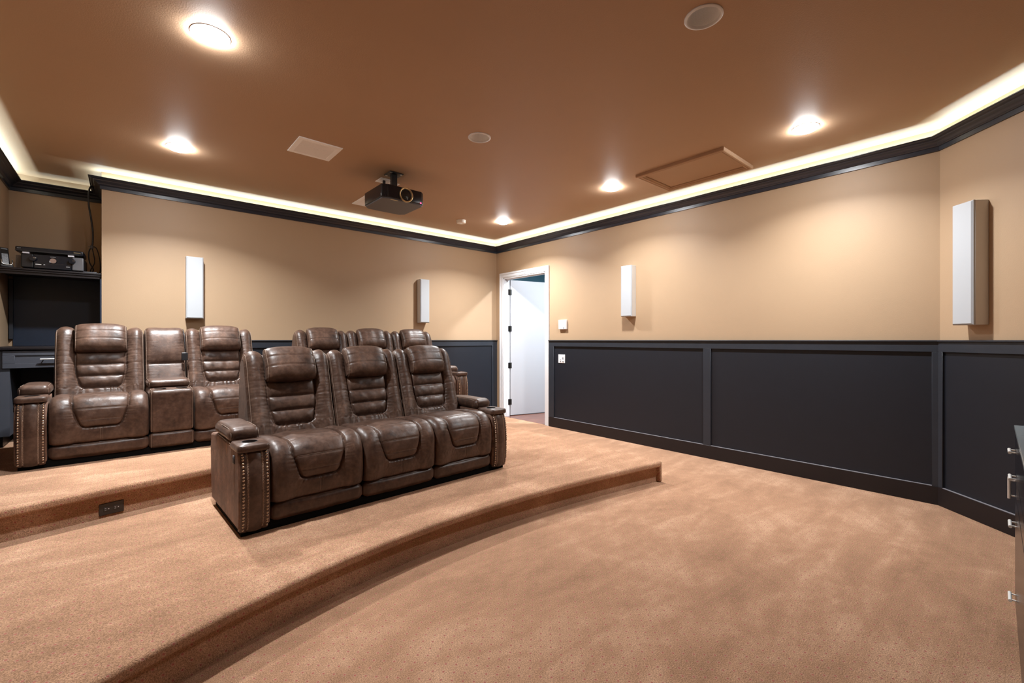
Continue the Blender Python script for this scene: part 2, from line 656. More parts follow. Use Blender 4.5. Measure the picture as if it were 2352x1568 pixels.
d1 = thing('door_1', 'white flush door standing open into the hallway', 'door')
del d1['category']; d1['kind'] = 'structure'
cas = MB()
CW = 0.085
for (d, w0, w1) in ((0.014, 0.0, 0.013), (0.020, 0.013, CW - 0.030), (0.027, CW - 0.030, CW)):
    cas.box((-d, DY0 + w0, 0), (0.001, DY0 + w1, DZ + w0))
    cas.box((-d, DY1 - w1, 0), (0.001, DY1 - w0, DZ + w0))
    cas.box((-d, DY1 - w1, DZ + w0), (0.001, DY0 + w1, DZ + w1))
cas.obj('door_casing', M_WHITE, d1, bev=0.002, seg=1)
jb = MB()
jb.box((-0.004, DY0 - 0.018, 0), (0.125, DY0, DZ)).box((-0.004, DY1, 0), (0.125, DY1 + 0.018, DZ)).box((-0.004, DY1, DZ - 0.018), (0.125, DY0, DZ))
jb.box((0.04, DY0 - 0.030, 0), (0.08, DY0 - 0.017, DZ - 0.017)).box((0.04, DY1 + 0.017, 0), (0.08, DY1 + 0.03, DZ - 0.017)).box((0.04, DY1, DZ - 0.030), (0.08, DY0, DZ - 0.017))
jb.obj('door_jamb', M_WHITE, d1)
HX, HY = 0.128, DY0 - 0.022
leaf_dir = Vector((0.974, -0.226, 0)).normalized()
leaf_n = Vector((-leaf_dir.y, leaf_dir.x, 0))
lf = (Vector((HX, HY, 0)), leaf_dir, leaf_n, Vector((0, 0, 1)))
MB().fbox(lf, (0.012, 0.0, 0.012), (1.02, 0.042, DZ - 0.022)).obj('door_leaf', M_DOOR, d1, bev=0.002)
hng = MB()
for z in (0.25, 0.90, 1.55, 2.2):
    g = MB()
    g.cyl((HX, HY - 0.002, z - 0.05), 0.010, 0.10, n=12)
    g.fbox(lf, (0.0, -0.003, z - 0.05), (0.035, 0.0, z + 0.05))
    g.box((0.09, DY0 - 0.021, z - 0.05), (HX, DY0 - 0.018, z + 0.05))
    g.obj('hinge', M_DARKM, d1)
kn = MB()
kc = lf[0] + leaf_dir * 0.955
for s in (-1, 1):
    o = kc + leaf_n * (0.021 + s * 0.022)
    e = leaf_n * s
    kn.tube([o + Vector((0, 0, 1.0)), o + e * 0.05 + Vector((0, 0, 1.0)), o + e * 0.05 - leaf_dir * 0.10 + Vector((0, 0, 1.0))], 0.009, 8)
kn.obj('door_handle', M_DARKM, d1, smooth=40)

# ------------------------------------------------------------------ carpeted platforms
P1, P2 = 0.197, 0.394
def curve_poly(coef, x0, x1, n):
    xs = np.linspace(x0, x1, n)
    return [(x, float(np.polyval(coef, x))) for x in xs]


def platform(name, label, coef, xl, xr, zt, zb, yback):
    """carpeted step: curved front edge with a rounded nosing, recessed riser, end cap at its right"""
    t = thing(name, label, 'platform')
    edge = curve_poly(coef, xl, xr - 0.03, 48)
    nos = 0.040     # overhang of the nosing over the riser
    th = 0.052      # nosing thickness
    r = 0.022
    prof = [(yb_, z_) for yb_, z_ in ((0.12, 0.0), (0.06, 0.0), (r, 0.0))]
    for k in range(1, 7):
        a = math.pi / 2 * k / 6
        prof.append((r - r * math.sin(a), -r + r * math.cos(a)))
    prof.append((0.001, -th + 0.012))
    for k in range(1, 4):
        a = math.pi / 2 * k / 3
        prof.append((0.001 + 0.012 - 0.012 * math.cos(a), -th + 0.012 - 0.012 * math.sin(a)))
    prof += [(nos, -th), (nos, -(zt - zb))]
    P = np.zeros((len(edge), len(prof) + 1, 3))
    for i, (x, y) in enumerate(edge):
        P[i, 0] = (x, yback, zt)
        for j, (dy, dz) in enumerate(prof):
            P[i, j + 1] = (x, y + dy, zt + dz)
    mb = MB().grid(P)
    mb.obj('step_carpet', M_CARPET, t, smooth=60)
    yc = edge[-1][1]
    cap = MB().box((xr - 0.036, yc + 0.001, zb), (xr, yback, zt))
    cap.obj('end_cap', M_CARPET, t, bev=0.016, seg=4)
    return t


C1 = [0.0092, 0.0121, -0.187, -4.150]
C2 = [-0.0105, 0.0221, -1.930]
# refined through measured points of the photograph
pf = np.array([[-5.07, -4.09], [-4.906, -4.035], [-4.69, -3.965], [-4.40, -3.88], [-3.872, -3.765], [-3.406, -3.722], [-2.859, -3.731], [-2.209, -3.782], [-1.30, -3.895]])
C1 = np.polyfit(pf[:, 0], pf[:, 1], 3)
pb = np.array([[-5.58, -2.315], [-5.30, -2.352], [-5.043, -2.329], [-4.784, -2.27], [-4.548, -2.179], [-3.2, -1.93], [-1.47, -1.96]])
C2 = np.polyfit(pb[:, 0], pb[:, 1], 2)
platform('carpeted_step', 'low carpeted step with long curved front edge under the front sofa', C1, XL + 0.001, -1.175, P1, 0.0, YB - 0.001)
platform('carpeted_step', 'upper carpeted step under the two rear sofas, outlet in its riser', C2, XL + 0.001, -1.47, P2, P1, YB - 0.001)
nf = MB().box((XL + 0.001, YB - 0.002, 0), (XN - 0.001, YN - 0.001, P2))
struct(nf.obj('floor_niche', M_CARPET))

# outlet in the riser of the upper step
ox = -5.106
oy = float(np.polyval(C2, ox)) + 0.040
on = thing('floor_outlet', 'dark brown horizontal duplex outlet set in the upper step riser', 'outlet', (ox, oy, 0.252), math.atan(np.polyval(np.polyder(C2), ox)))
MB().box((-0.062, -0.006, -0.038), (0.062, 0.0, 0.038)).obj('cover_plate', M_OUTLET, on, bev=0.003)
for sx in (-0.024, 0.024):
    s_ = MB().box((sx - 0.017, -0.008, -0.014), (sx + 0.017, -0.005, 0.014)).obj('receptacle', M_OUTLET, on, bev=0.003)
    sl = MB().box((sx - 0.010, -0.0086, 0.004), (sx - 0.003, -0.0078, 0.006)).box((sx - 0.010, -0.0086, -0.006), (sx - 0.003, -0.0078, -0.004))
    sl.cyl((sx + 0.009, -0.0086, 0.0), 0.003, 0.001, 'y', 10)
    sl.obj('slots', M_TXT, s_)

# ------------------------------------------------------------------ numpy noise
def vnoise(x, y, seed=0):
    rs = np.random.RandomState(seed)
    T = rs.rand(64, 64)
    xi = np.floor(x).astype(int); yi = np.floor(y).astype(int)
    fx = x - xi; fy = y - yi
    fx = fx * fx * (3 - 2 * fx); fy = fy * fy * (3 - 2 * fy)
    a = T[xi % 64, yi % 64]; b = T[(xi + 1) % 64, yi % 64]; c = T[xi % 64, (yi + 1) % 64]; d = T[(xi + 1) % 64, (yi + 1) % 64]
    return (a * (1 - fx) + b * fx) * (1 - fy) + (c * (1 - fx) + d * fx) * fy - 0.5


def smoothcurve(pts, n):
    """Catmull-Rom through pts resampled to n points by arc length"""
    p = np.array(pts, float)
    q = np.vstack([2 * p[0] - p[1], p, 2 * p[-1] - p[-2]])
    out = []
    for i in range(1, len(q) - 2):
        for t in np.linspace(0, 1, 24, endpoint=False):
            a, b, c, d = q[i - 1], q[i], q[i + 1], q[i + 2]
            out.append(0.5 * ((2 * b) + (-a + c) * t + (2 * a - 5 * b + 4 * c - d) * t * t + (-a + 3 * b - 3 * c + d) * t ** 3))
    out.append(p[-1])
    out = np.array(out)
    s = np.concatenate([[0], np.cumsum(np.linalg.norm(np.diff(out, axis=0), axis=1))])
    u = np.linspace(0, s[-1], n)
    return np.stack([np.interp(u, s, out[:, 0]), np.interp(u, s, out[:, 1])], 1), u


def s_at(curve, s, z=None, y=None, first=True):
    k = 1 if z is not None else 0
    v = z if z is not None else y
    c = curve[:, k]
    for i in range(len(c) - 1):
        if (c[i] - v) * (c[i + 1] - v) <= 0 and c[i] != c[i + 1]:
            return s[i] + (s[i + 1] - s[i]) * (v - c[i]) / (c[i + 1] - c[i])
    return s[-1]


def surf(curve, xs, H):
    t = np.gradient(curve, axis=0)
    t /= np.linalg.norm(t, axis=1)[:, None]
    nr = np.stack([-t[:, 1], t[:, 0]], 1)
    P = np.zeros((len(curve), len(xs), 3))
    P[:, :, 0] = xs[None, :]
    P[:, :, 1] = curve[:, 0][:, None] + nr[:, 0][:, None] * H
    P[:, :, 2] = curve[:, 1][:, None] + nr[:, 1][:, None] * H
    return P


G = lambda d, w: np.exp(-(d / w) ** 2)


def soft(d, w):
    return 1 - np.exp(-np.maximum(d, 0) / w)


def line_on(P, s, xs, pts, up=0.0012):
    """points (s,x) picked from the surface grid"""
    out = []
    for (a, b) in pts:
        i = int(np.clip(np.searchsorted(s, a), 1, len(s) - 2)); j = int(np.clip(np.searchsorted(xs, b), 1, len(xs) - 2))
        p = P[i, j]
        n = np.cross(P[i, j + 1] - P[i, j - 1], P[i + 1, j] - P[i - 1, j])
        n = n / (np.linalg.norm(n) + 1e-9)
        if n[1] > 0.3 and n[2] < 0.2:
            n = -n
        out.append(p + n * up)
    return out


CACHE = {}
SW = 0.590   # seat width


def seat_meshes(var):
    """bolster, pillow, stitching of one seat; centred on x=0, front at y=0"""
    key = ('seat', var)
    if key in CACHE: return CACHE[key]
    cv, s = smoothcurve([(0.016, 0.158), (0.004, 0.20), (-0.002, 0.27), (0.000, 0.36), (0.014, 0.43), (0.05, 0.478), (0.11, 0.500), (0.20, 0.503), (0.32, 0.497), (0.46, 0.482), (0.60, 0.46)], 190)
    hw = SW / 2 - 0.003
    xs = np.concatenate([[-hw], np.linspace(-hw + 0.001, hw - 0.001, 150), [hw]])
    X, S = np.meshgrid(xs, s)
    sb = s_at(cv, s, z=0.278)
    top = sb + 0.15
    k = np.clip((S - sb) / (top - sb), 0, 1)
    ph = 0.112 + 0.052 * k ** 0.8 + 0.012 * np.clip((S - top) / 0.2, 0, 1)
    # rounded lower corners of the pillow
    D = np.minimum(ph - np.abs(X), S - sb)
    cr = 0.03
    cx = np.abs(X) - (ph - cr); cs = (sb + cr) - S
    corner = (cx > 0) & (cs > 0)
    D = np.where(corner, cr - np.sqrt(np.maximum(cx, 0) ** 2 + np.maximum(cs, 0) ** 2), D)
    H = np.zeros_like(X)
    e = np.clip((np.abs(X) - (hw - 0.045)) / 0.045, 0, 1)
    H -= 0.032 * (1 - np.sqrt(np.maximum(0, 1 - e ** 2)))
    H += 0.012 * np.cos(np.clip((np.abs(X) - 0.225) / 0.075, -1, 1) * math.pi / 2)
    eb = np.clip((0.03 - (S - s[0])) / 0.03, 0, 1)
    H -= 0.022 * (1 - np.sqrt(np.maximum(0, 1 - eb ** 2)))
    H += np.where(D > 0, 0.020 * soft(D, 0.03), 0.010 * soft(-D, 0.035))
    H -= 0.016 * G(D, 0.0075)
    # pillow seams
    st1 = s_at(cv, s, z=0.335); st2 = s_at(cv, s, z=0.418); st3 = s_at(cv, s, y=0.10)
    for q in (st1, st2, st3):
        H -= np.where(D > 0.006, 0.0032 * G(S - q, 0.005), 0)
    # twin centre seam under the pillow, creases running out of the pillow corners
    low = (S < sb - 0.004)
    H -= np.where(low, 0.0020 * (G(X - 0.006, 0.0025) + G(X + 0.006, 0.0025)), 0)
    for sg in (-1, 1):
        u = (sb + 0.008 - S); v = sg * X - (0.10 + 0.55 * u)
        H -= np.where((u > 0) & (u < 0.085), 0.004 * G(v, 0.006) * np.exp(-np.maximum(u, 0) / 0.05), 0)
    # gathers along the pillow sides and below it
    ph1 = 4 * vnoise(S * 30, X * 6, 3 + var)
    H += np.where((D < 0) & ~low, 0.0016 * np.exp(D / 0.03) * np.sin(S * 2 * math.pi / 0.024 + ph1 * 2), 0)
    H += np.where(low, 0.0013 * np.exp(-np.abs(S - sb) / 0.03) * np.sin(X * 2 * math.pi / 0.03 + ph1 * 3), 0)
    H += 0.0012 * np.exp(-(S - s[0]) / 0.02) * np.sin(X * 2 * math.pi / 0.021 + ph1 * 3)
    H += 0.006 * vnoise(X * 8 + 9, S * 8, 10 + var) + 0.0028 * vnoise(X * 22, S * 22 + 5, 20 + var)
    P = surf(cv, xs, H)
    Dc = (D[:-1, :-1] + D[1:, 1:]) / 2
    bol = MB().grid(P, mask=Dc <= 0)
    # closing sides so that the cushion has depth
    for j in (0, len(xs) - 1):
        loop = [tuple(p) for p in P[::6, j]] + [(xs[j], 0.60, 0.16)]
        bol.add(loop, [tuple(range(len(loop)))])
    pil = MB().grid(P, mask=Dc > 0)
    th = MB()
    for q in (st1, st2, st3):
        j = int(np.searchsorted(s, q))
        half = float(ph[j, 0]) - 0.012
        if q == st1: half -= 0.012
        th.tube(line_on(P, s, xs, [(q, x) for x in np.linspace(-half, half, 30)], 0.0006), 0.0011, 4)
    for x in (-0.006, 0.006):
        th.tube(line_on(P, s, xs, [(q, x) for q in np.linspace(s[0] + 0.02, sb - 0.01, 14)], 0.0004), 0.0009, 4)
    CACHE[key] = (bol.mesh('seat_cushion', M_LEA, True), pil.mesh('seat_pillow', M_LEA, True), th.mesh('stitching', M_THREAD, True))
    return CACHE[key]


BACKC = [(0.455, 0.40), (0.478, 0.48), (0.515, 0.60), (0.558, 0.74), (0.602, 0.88), (0.632, 0.97), (0.662, 1.020), (0.705, 1.040), (0.755, 1.030), (0.795, 0.985), (0.825, 0.88), (0.85, 0.70), (0.862, 0.45), (0.862, 0.12)]


def back_meshes(var):
    key = ('back', var)
    if key in CACHE: return CACHE[key]
    cv, s = smoothcurve(BACKC, 240)
    hw = SW / 2 - 0.002
    xs = np.linspace(-hw, hw, 150)
    X, S = np.meshgrid(xs, s)
    zs = lambda z: s_at(cv, s, z=z)
    sb = zs(0.545); st = s_at(cv, s, y=0.70)
    s1, s2, s3 = zs(0.645), zs(0.742), zs(0.85)
    send = zs(0.99)
    k = np.clip((S - sb) / (zs(0.70) - sb), 0, 1)
    cw = 0.118 + 0.048 * np.sqrt(k)
    D = np.minimum(cw - np.abs(X), S - sb)
    cr = 0.03
    cx = np.abs(X) - (cw - cr); cs = (sb + cr) - S
    D = np.where((cx > 0) & (cs > 0), cr - np.sqrt(np.maximum(cx, 0) ** 2 + np.maximum(cs, 0) ** 2), D)
    D = np.where(S > st + 0.03, -1.0, D)
    front = 1 - np.clip((S - st) / 0.06, 0, 1)
    H = np.zeros_like(X)
    e = np.clip((np.abs(X) - (hw - 0.05)) / 0.05, 0, 1)
    H -= 0.046 * (1 - np.sqrt(np.maximum(0, 1 - e ** 2)))
    fw = 0.026 * np.cos(np.clip((np.abs(X) - 0.232) / 0.07, -1, 1) * math.pi / 2)
    H += fw * np.clip(front, 0.35, 1)
    H += np.where(D <= 0, 0.010 * soft(-D, 0.03), 0) * front
    # tufts of the channel
    for a, b in ((sb, s1), (s1, s2), (s2, s3), (s3, send)):
        q = np.clip((S - a) / (b - a), 0, 1)
        ins = (S >= a) & (S < b) & (D > 0)
        H += np.where(ins, 0.026 * np.sqrt(np.maximum(4 * q * (1 - q), 0)) * soft(D, 0.022) - 0.004, 0)
    H -= 0.014 * G(D, 0.007) * front
    for a in (s1, s2):
        H -= np.where(D > 0, 0.004 * G(S - a, 0.006), 0)
    # horizontal seams on the bolsters
    H -= np.where(D < -0.004, 0.0035 * G(S - zs(0.745), 0.0045), 0)
    H -= np.where(D < -0.004, 0.0022 * G(S - zs(0.855), 0.0045), 0)
    # diagonal creases at the lower corners
    for sg in (-1, 1):
        u = (sb + 0.012 - S); v = sg * X - (0.10 + 0.62 * u)
        H -= np.where((u > 0) & (u < 0.12), 0.0035 * G(v, 0.006), 0)
    n1 = vnoise(S * 26, X * 9, 40 + var)
    n2 = vnoise(X * 20, S * 9, 50 + var)
    # gathers: beside the headrest, on the outer edges, below and on the lumbar channels
    H += np.where(D < 0, 0.0022 * np.exp(D / 0.035) * np.sin(S * 2 * math.pi / 0.026 + n1 * 9), 0) * front
    H += 0.0022 * np.exp(-(hw - np.abs(X)) / 0.03) * np.sin(S * 2 * math.pi / 0.022 + n1 * 8)
    H += np.where(S < sb, 0.0028 * np.exp((S - sb) / 0.035) * np.sin(X * 2 * math.pi / 0.042 + n2 * 8), 0)
    H += np.where((D > 0.01) & (S < s3), 0.0036 * vnoise(X * 30 + 3 * var, S * 6, 60 + var) * np.sin(np.clip((S - sb) / (s3 - sb), 0, 1) * 9.42), 0)
    H += np.where((D > 0.01) & (S < s2), 0.0045 * vnoise(X * 24 + S * 18, S * 8, 63 + var), 0)
    H += 0.008 * vnoise(X * 7 + 3, S * 7, 70 + var) + 0.003 * vnoise(X * 24, S * 20, 80 + var)
    P = surf(cv, xs, H)
    mb = MB().grid(P)
    for j in (0, len(xs) - 1):
        loop = [tuple(p) for p in P[::6, j]]
        mb.add(loop, [tuple(range(len(loop)))])
    th = []
    for sg in (0, 1):
        j = 3 if sg == 0 else len(xs) - 4
        pts = []
        for i in range(10, 178, 3):
            p = P[i, j].copy(); c = np.array([0, 0.68, 0.75])
            pts.append(p + np.array([(-0.0015 if sg == 0 else 0.0015), -0.0035, 0.0012]))
        th.append(MB().tube(pts, 0.0019, 5).mesh('piping', M_THREAD, True))
    CACHE[key] = (mb.mesh('backrest', M_LEA, True), th)
    return CACHE[key]


def head_mesh(var):
    key = ('head', var)
    if key in CACHE: return CACHE[key]
    d = np.array([0.36, 0.933]); d /= np.linalg.norm(d)       # up along the back
    f = np.array([-d[1], d[0]])                              # forward
    c = np.array([0.620, 0.968])
    nu, nph = 90, 120
    u = np.linspace(-1, 1, nu)
    u = np.sign(u) * (1 - (1 - np.abs(u)) ** 1.5)
    ph = np.linspace(0, 2 * math.pi, nph, endpoint=False)
    U, PH = np.meshgrid(u, ph)
    ex = 2.5
    ca, sa = np.cos(PH), np.sin(PH)
    rr = (np.abs(ca) ** ex + np.abs(sa) ** ex) ** (-1 / ex)
    sc = np.maximum(1 - np.abs(U) ** 7, 0.0) ** (1 / 2.6)
    sc = 0.12 + 0.88 * sc
    bulge = 1 - 0.10 * np.abs(U) ** 2
    A = 0.127 * rr * sa * (0.80 + 0.20 * sc)     # along the back, up
    B = 0.084 * rr * ca * sc * bulge          # forward (+)
    A = A + np.where(sa > 0, 0.016 * (1 - U ** 2) * sa, 0.004 * (1 - U ** 2) * sa)
    B = B + np.where(ca > 0, 0.012 * (sa - 0.1) * -1 * ca, 0)     # fuller towards the bottom
    n = vnoise(U * 3.1 + 3.4, 2.0 * np.cos(PH) + 4.3, 90 + var)
    # two seams
    for (lev) in (0.045, -0.030):
        B = B - np.where(ca > 0, 0.0045 * G(A - lev - 0.008 * (1 - U ** 2), 0.005), 0)
    B = B + 0.006 * n + 0.0016 * np.exp(-(1 - np.abs(U)) / 0.06) * np.sin(A * 2 * math.pi / 0.022)
    P = np.zeros((nph, nu, 3))
    P[:, :, 0] = U * 0.172
    P[:, :, 1] = c[0] + f[0] * B + d[0] * A
    P[:, :, 2] = c[1] + f[1] * B + d[1] * A
    mb = MB().grid(P, wrap=True)
    for j in (0, nu - 1):
        mb.add([tuple(p) for p in P[:, j]], [tuple(range(nph))])
    # piping along both ends
    pp = []
    for j in (7, nu - 8):
        sel = [i for i in range(nph) if ca[i, 0] > -0.55]
        sel = sorted(sel, key=lambda i: (PH[i, 0] + math.pi) % (2 * math.pi))
        pts = [P[i, j] + np.array([(-0.002 if j < 20 else 0.002), f[0] * 0.002, f[1] * 0.002]) for i in sel]
        pp.append(MB().tube(pts, 0.0019, 5).mesh('piping', M_THREAD, True))
    CACHE[key] = (mb.mesh('headrest', M_LEA, True), pp)
    return CACHE[key]


def pad_mesh(name, x0, x1, y0, y1, z0, z1, ex=5.0, amp=0.004, seed=0, m=M_LEA, nx=60, ny=60, nz=20, top=0.0):
    """soft rounded block (superellipsoid style with gentle noise)"""
    key = (name, x0, x1, y0, y1, z0, z1, ex, seed)
    if key in CACHE: return CACHE[key]
    bm = bmesh.new()
    bmesh.ops.create_cube(bm, size=2.0)
    bmesh.ops.subdivide_edges(bm, edges=bm.edges[:], cuts=19, use_grid_fill=True)
    me = bpy.data.meshes.new(name)
    bm.to_mesh(me); bm.free()
    n = len(me.vertices)
    co = np.zeros(n * 3); me.vertices.foreach_get('co', co); co = co.reshape(-1, 3)
    sx, sy, sz = (x1 - x0) / 2, (y1 - y0) / 2, (z1 - z0) / 2
    # round the edges with a fixed radius
    r = min(sx, sy, sz) * (2.0 / ex) * 1.4
    r = min(r, min(sx, sy, sz) * 0.98)
    half = np.array([sx, sy, sz])
    # denser sampling towards the edges
    co = np.sign(co) * (1 - (1 - np.abs(co)) ** 1.6)
    q = co * half
    inner = np.clip(q, -(half - r), half - r)
    dlt = q - inner
    L = np.linalg.norm(dlt, axis=1)
    k = np.where(L > 1e-9, r / np.maximum(L, 1e-9), 1)
    on_surf = L > 1e-9
    q = np.where(on_surf[:, None], inner + dlt * k[:, None], q)
    a = np.abs(co)
    for ax in range(3):
        o = [i for i in range(3) if i != ax]
        m_ = (a[:, ax] > 0.995)
        q[:, ax] += np.where(m_, np.sign(co[:, ax]) * amp * (1 - a[:, o[0]] ** 2) * (1 - a[:, o[1]] ** 2), 0)
    if top:
        q[:, 2] += np.where(q[:, 2] > 0, top * (1 - a[:, 0] ** 2), 0)
    nz_ = 0.0035 * vnoise(q[:, 0] * 20 + q[:, 2] * 11 + 20, q[:, 1] * 20 + q[:, 2] * 9 + 20, seed + 7)
    q = q + dlt / np.maximum(np.linalg.norm(dlt, axis=1), 1e-6)[:, None] * nz_[:, None]
    q += np.array([(x0 + x1) / 2, (y0 + y1) / 2, (z0 + z1) / 2])
    me.vertices.foreach_set('co', q.reshape(-1)); me.update()
    me.materials.append(m)
    me.shade_smooth()
    CACHE[key] = me
    return me


AW = 0.175
def arm_parts(parent, x, side, tagname='arm', nails=True):
    """arm with cup holder, pad and nailed front; side -1 = left end of sofa, +1 = right end"""
    root = MB()
    prof = [(0.006, 0.045), (-0.004, 0.14), (-0.006, 0.28), (0.000, 0.40), (0.018, 0.475), (0.045, 0.510), (0.22, 0.516), (0.62, 0.520), (0.80, 0.50), (0.82, 0.40), (0.80, 0.12), (0.77, 0.045)]
    key = ('armbody',)
    if key not in CACHE:
        n = len(prof)
        v = [(0.004, p[0], p[1]) for p in prof] + [(AW - 0.004, p[0], p[1]) for p in prof]
        f = [tuple(range(n)), tuple(range(n, 2 * n))[::-1]] + [(i, (i + 1) % n, n + (i + 1) % n, n + i) for i in range(n)]
        CACHE[key] = MB().add(v, f).mesh('arm', M_LEAS)
    arm = link('arm', CACHE[key], parent, bev=0.014, seg=4, loc=(x, 0, 0))
    # front panel
    key = ('armfront',)
    if key not in CACHE:
        cv, s = smoothcurve([(0.006, 0.030), (-0.012, 0.10), (-0.018, 0.22), (-0.017, 0.33), (-0.006, 0.42), (0.012, 0.475), (0.040, 0.508)], 90)
        xs = np.linspace(0.010, AW - 0.010, 60)
        X, S = np.meshgrid(xs, s)
        c = AW / 2
        e = np.clip((np.abs(X - c) - 0.058) / 0.0195, 0, 1)
        H = -0.020 * (1 - np.sqrt(np.maximum(0, 1 - e ** 2)))
        H += 0.007 * np.cos(np.clip((X - c) / 0.036, -1, 1) * math.pi / 2)
        H -= 0.003 * G(np.abs(X - c) - 0.040, 0.004)
        H += 0.003 * vnoise(X * 15, S * 15, 5)
        P = surf(cv, xs, H)
        mb = MB().grid(P)
        for j in (0, len(xs) - 1):
            mb.add([tuple(p) for p in P[::4, j]] + [(xs[j], 0.05, 0.03)], [tuple(range(len(P[::4, j]) + 1))])
        CACHE[key] = (mb.mesh('arm_front', M_LEA, True), P, s, xs)
    me, P, s, xs = CACHE[key]
    fr = link('arm_front', me, arm)
    # braided lacing
    if ('braid',) not in CACHE:
        br = MB()
        for xb in (0.0475, AW - 0.0475):
            for phs in (0, math.pi):
                ss = np.linspace(s[0] + 0.01, s[-1] - 0.012, 260)
                pts = []
                base = line_on(P, s, xs, [(q, xb) for q in ss], 0.0012)
                for q, b in zip(ss, base):
                    a = q * 2 * math.pi / 0.017 + phs
                    pts.append((b[0] + 0.0042 * math.cos(a), b[1] - 0.0018 * math.sin(a) - 0.001, b[2]))
                br.tube(pts, 0.0015, 4)
        CACHE[('braid',)] = br.mesh('braid', M_BRAID, True)
    link('braid', CACHE[('braid',)], arm)
    if nails:
        if ('nail',) not in CACHE:
            CACHE[('nail',)] = MB().lathe((0, 0, 0), [(0.0068, 0.0), (0.0064, -0.0022), (0.0048, -0.0044), (0.0022, -0.0056), (0.0003, -0.0059)], 12, axis='y').mesh('nailhead', M_NAIL, True)
        for xb in (0.024, AW - 0.024):
            ss = np.linspace(s[0] + 0.016, s[-1] - 0.014, 25)
            for b in line_on(P, s, xs, [(q, xb) for q in ss], 0.0):
                link('nailhead', CACHE[('nail',)], arm, loc=tuple(b))
    # cup plate with a real hole
    key = ('cup',)
    if key not in CACHE:
        n = 48
        cx, cy, r = AW / 2, 0.118, 0.044
        def rr(i, hx, hy, cyy, ex=9):
            a = 2 * math.pi * i / n
            c_, s_ = math.cos(a), math.sin(a)
            k = (abs(c_ / hx) ** ex + abs(s_ / hy) ** ex) ** (-1 / ex)
            return cx + c_ * k, cyy + s_ * k
        rings = []
        for hx_, z_ in ((0.0850, 0.496), (0.0868, 0.503), (0.0872, 0.513), (0.0862, 0.523), (0.0838, 0.5305), (0.0795, 0.535)):
            rings.append([(*rr(i, hx_, hx_ + 0.024, 0.108), z_) for i in range(n)])
        for q, z in ((r + 0.006, 0.5345), (r + 0.004, 0.5365), (r, 0.5365), (r - 0.001, 0.530)):
            rings.append([(cx + q * math.cos(2 * math.pi * i / n), cy + q * math.sin(2 * math.pi * i / n), z) for i in range(n)])
        mb = MB()
        v = [p for R in rings for p in R]
        f = [(k * n + i, k * n + (i + 1) % n, (k + 1) * n + (i + 1) % n, (k + 1) * n + i) for k in range(len(rings) - 1) for i in range(n)]
        mb.add(v, f)
        cup = MB().lathe((cx, cy, 0), [(r, 0.5372), (r - 0.003, 0.5372), (r - 0.004, 0.47), (0.001, 0.468)], 40, caps=False)
        CACHE[key] = (mb.mesh('cup_plate', M_LEA, 50), cup.mesh('cup_holder', M_BLK, 50))
    link('cup_plate', CACHE[key][0], arm)
    link('cup_holder', CACHE[key][1], arm)
    pm = pad_mesh('arm_pad', 0.0, AW, 0.222, 0.66, 0.520, 0.602, 3.2, 0.004, 3, top=0.006)
    link('arm_pad', pm, arm)
    key = ('padpipe', side)
    if key not in CACHE:
        pp = []
        for xx in (0.012, AW - 0.012):
            pts = [(xx, 0.62, 0.590), (xx, 0.45, 0.598), (xx, 0.30, 0.597), (xx, 0.250, 0.590), (xx, 0.229, 0.574), (xx, 0.224, 0.553), (xx, 0.230, 0.535)]
            pp.append(MB().tube(pts, 0.0020, 5).mesh('piping', M_THREAD, True))
        xo = 0.006 if side < 0 else AW - 0.006
        pp.append(MB().tube([(xo, 0.60, 0.523), (xo, 0.30, 0.519), (xo, 0.05, 0.512), (xo, 0.015, 0.478)], 0.0019, 5).mesh('piping', M_THREAD, True))
        CACHE[key] = pp
    for q in CACHE[key]: link('piping', q, arm)
    # control switch on the outer side
    xo = 0.0 if side < 0 else AW
    sw = MB()
    sw.box((xo - 0.004, 0.090, 0.418), (xo + 0.004, 0.118, 0.468))
    so = sw.obj('control_switch', M_GREY, arm, bev=0.004)
    MB().box((xo - 0.0065, 0.093, 0.424), (xo + 0.0065, 0.113, 0.458)).obj('switch_button', M_BLK, arm, bev=0.003)
    return arm


def seat_unit(parent, xc, var):
    b, p, t = seat_meshes(var)
    so = link('seat_cushion', b, parent, loc=(xc, 0, 0))
    link('seat_pillow', p, so); link('stitching', t, so)
    fp = pad_mesh('footrest', -SW / 2 + 0.003, SW / 2 - 0.003, 0.006, 0.10, 0.046, 0.160, 3.4, 0.006, 11 + var)
    link('footrest', fp, parent, loc=(xc, 0, 0))
    bk, pp = back_meshes(var)
    bo = link('backrest', bk, parent, loc=(xc, 0, 0))
    for q in pp: link('piping', q, bo)
    h, hp = head_mesh(var)
    ho = link('headrest', h, parent, loc=(xc, 0, 0))
    for q in hp: link('piping', q, ho)


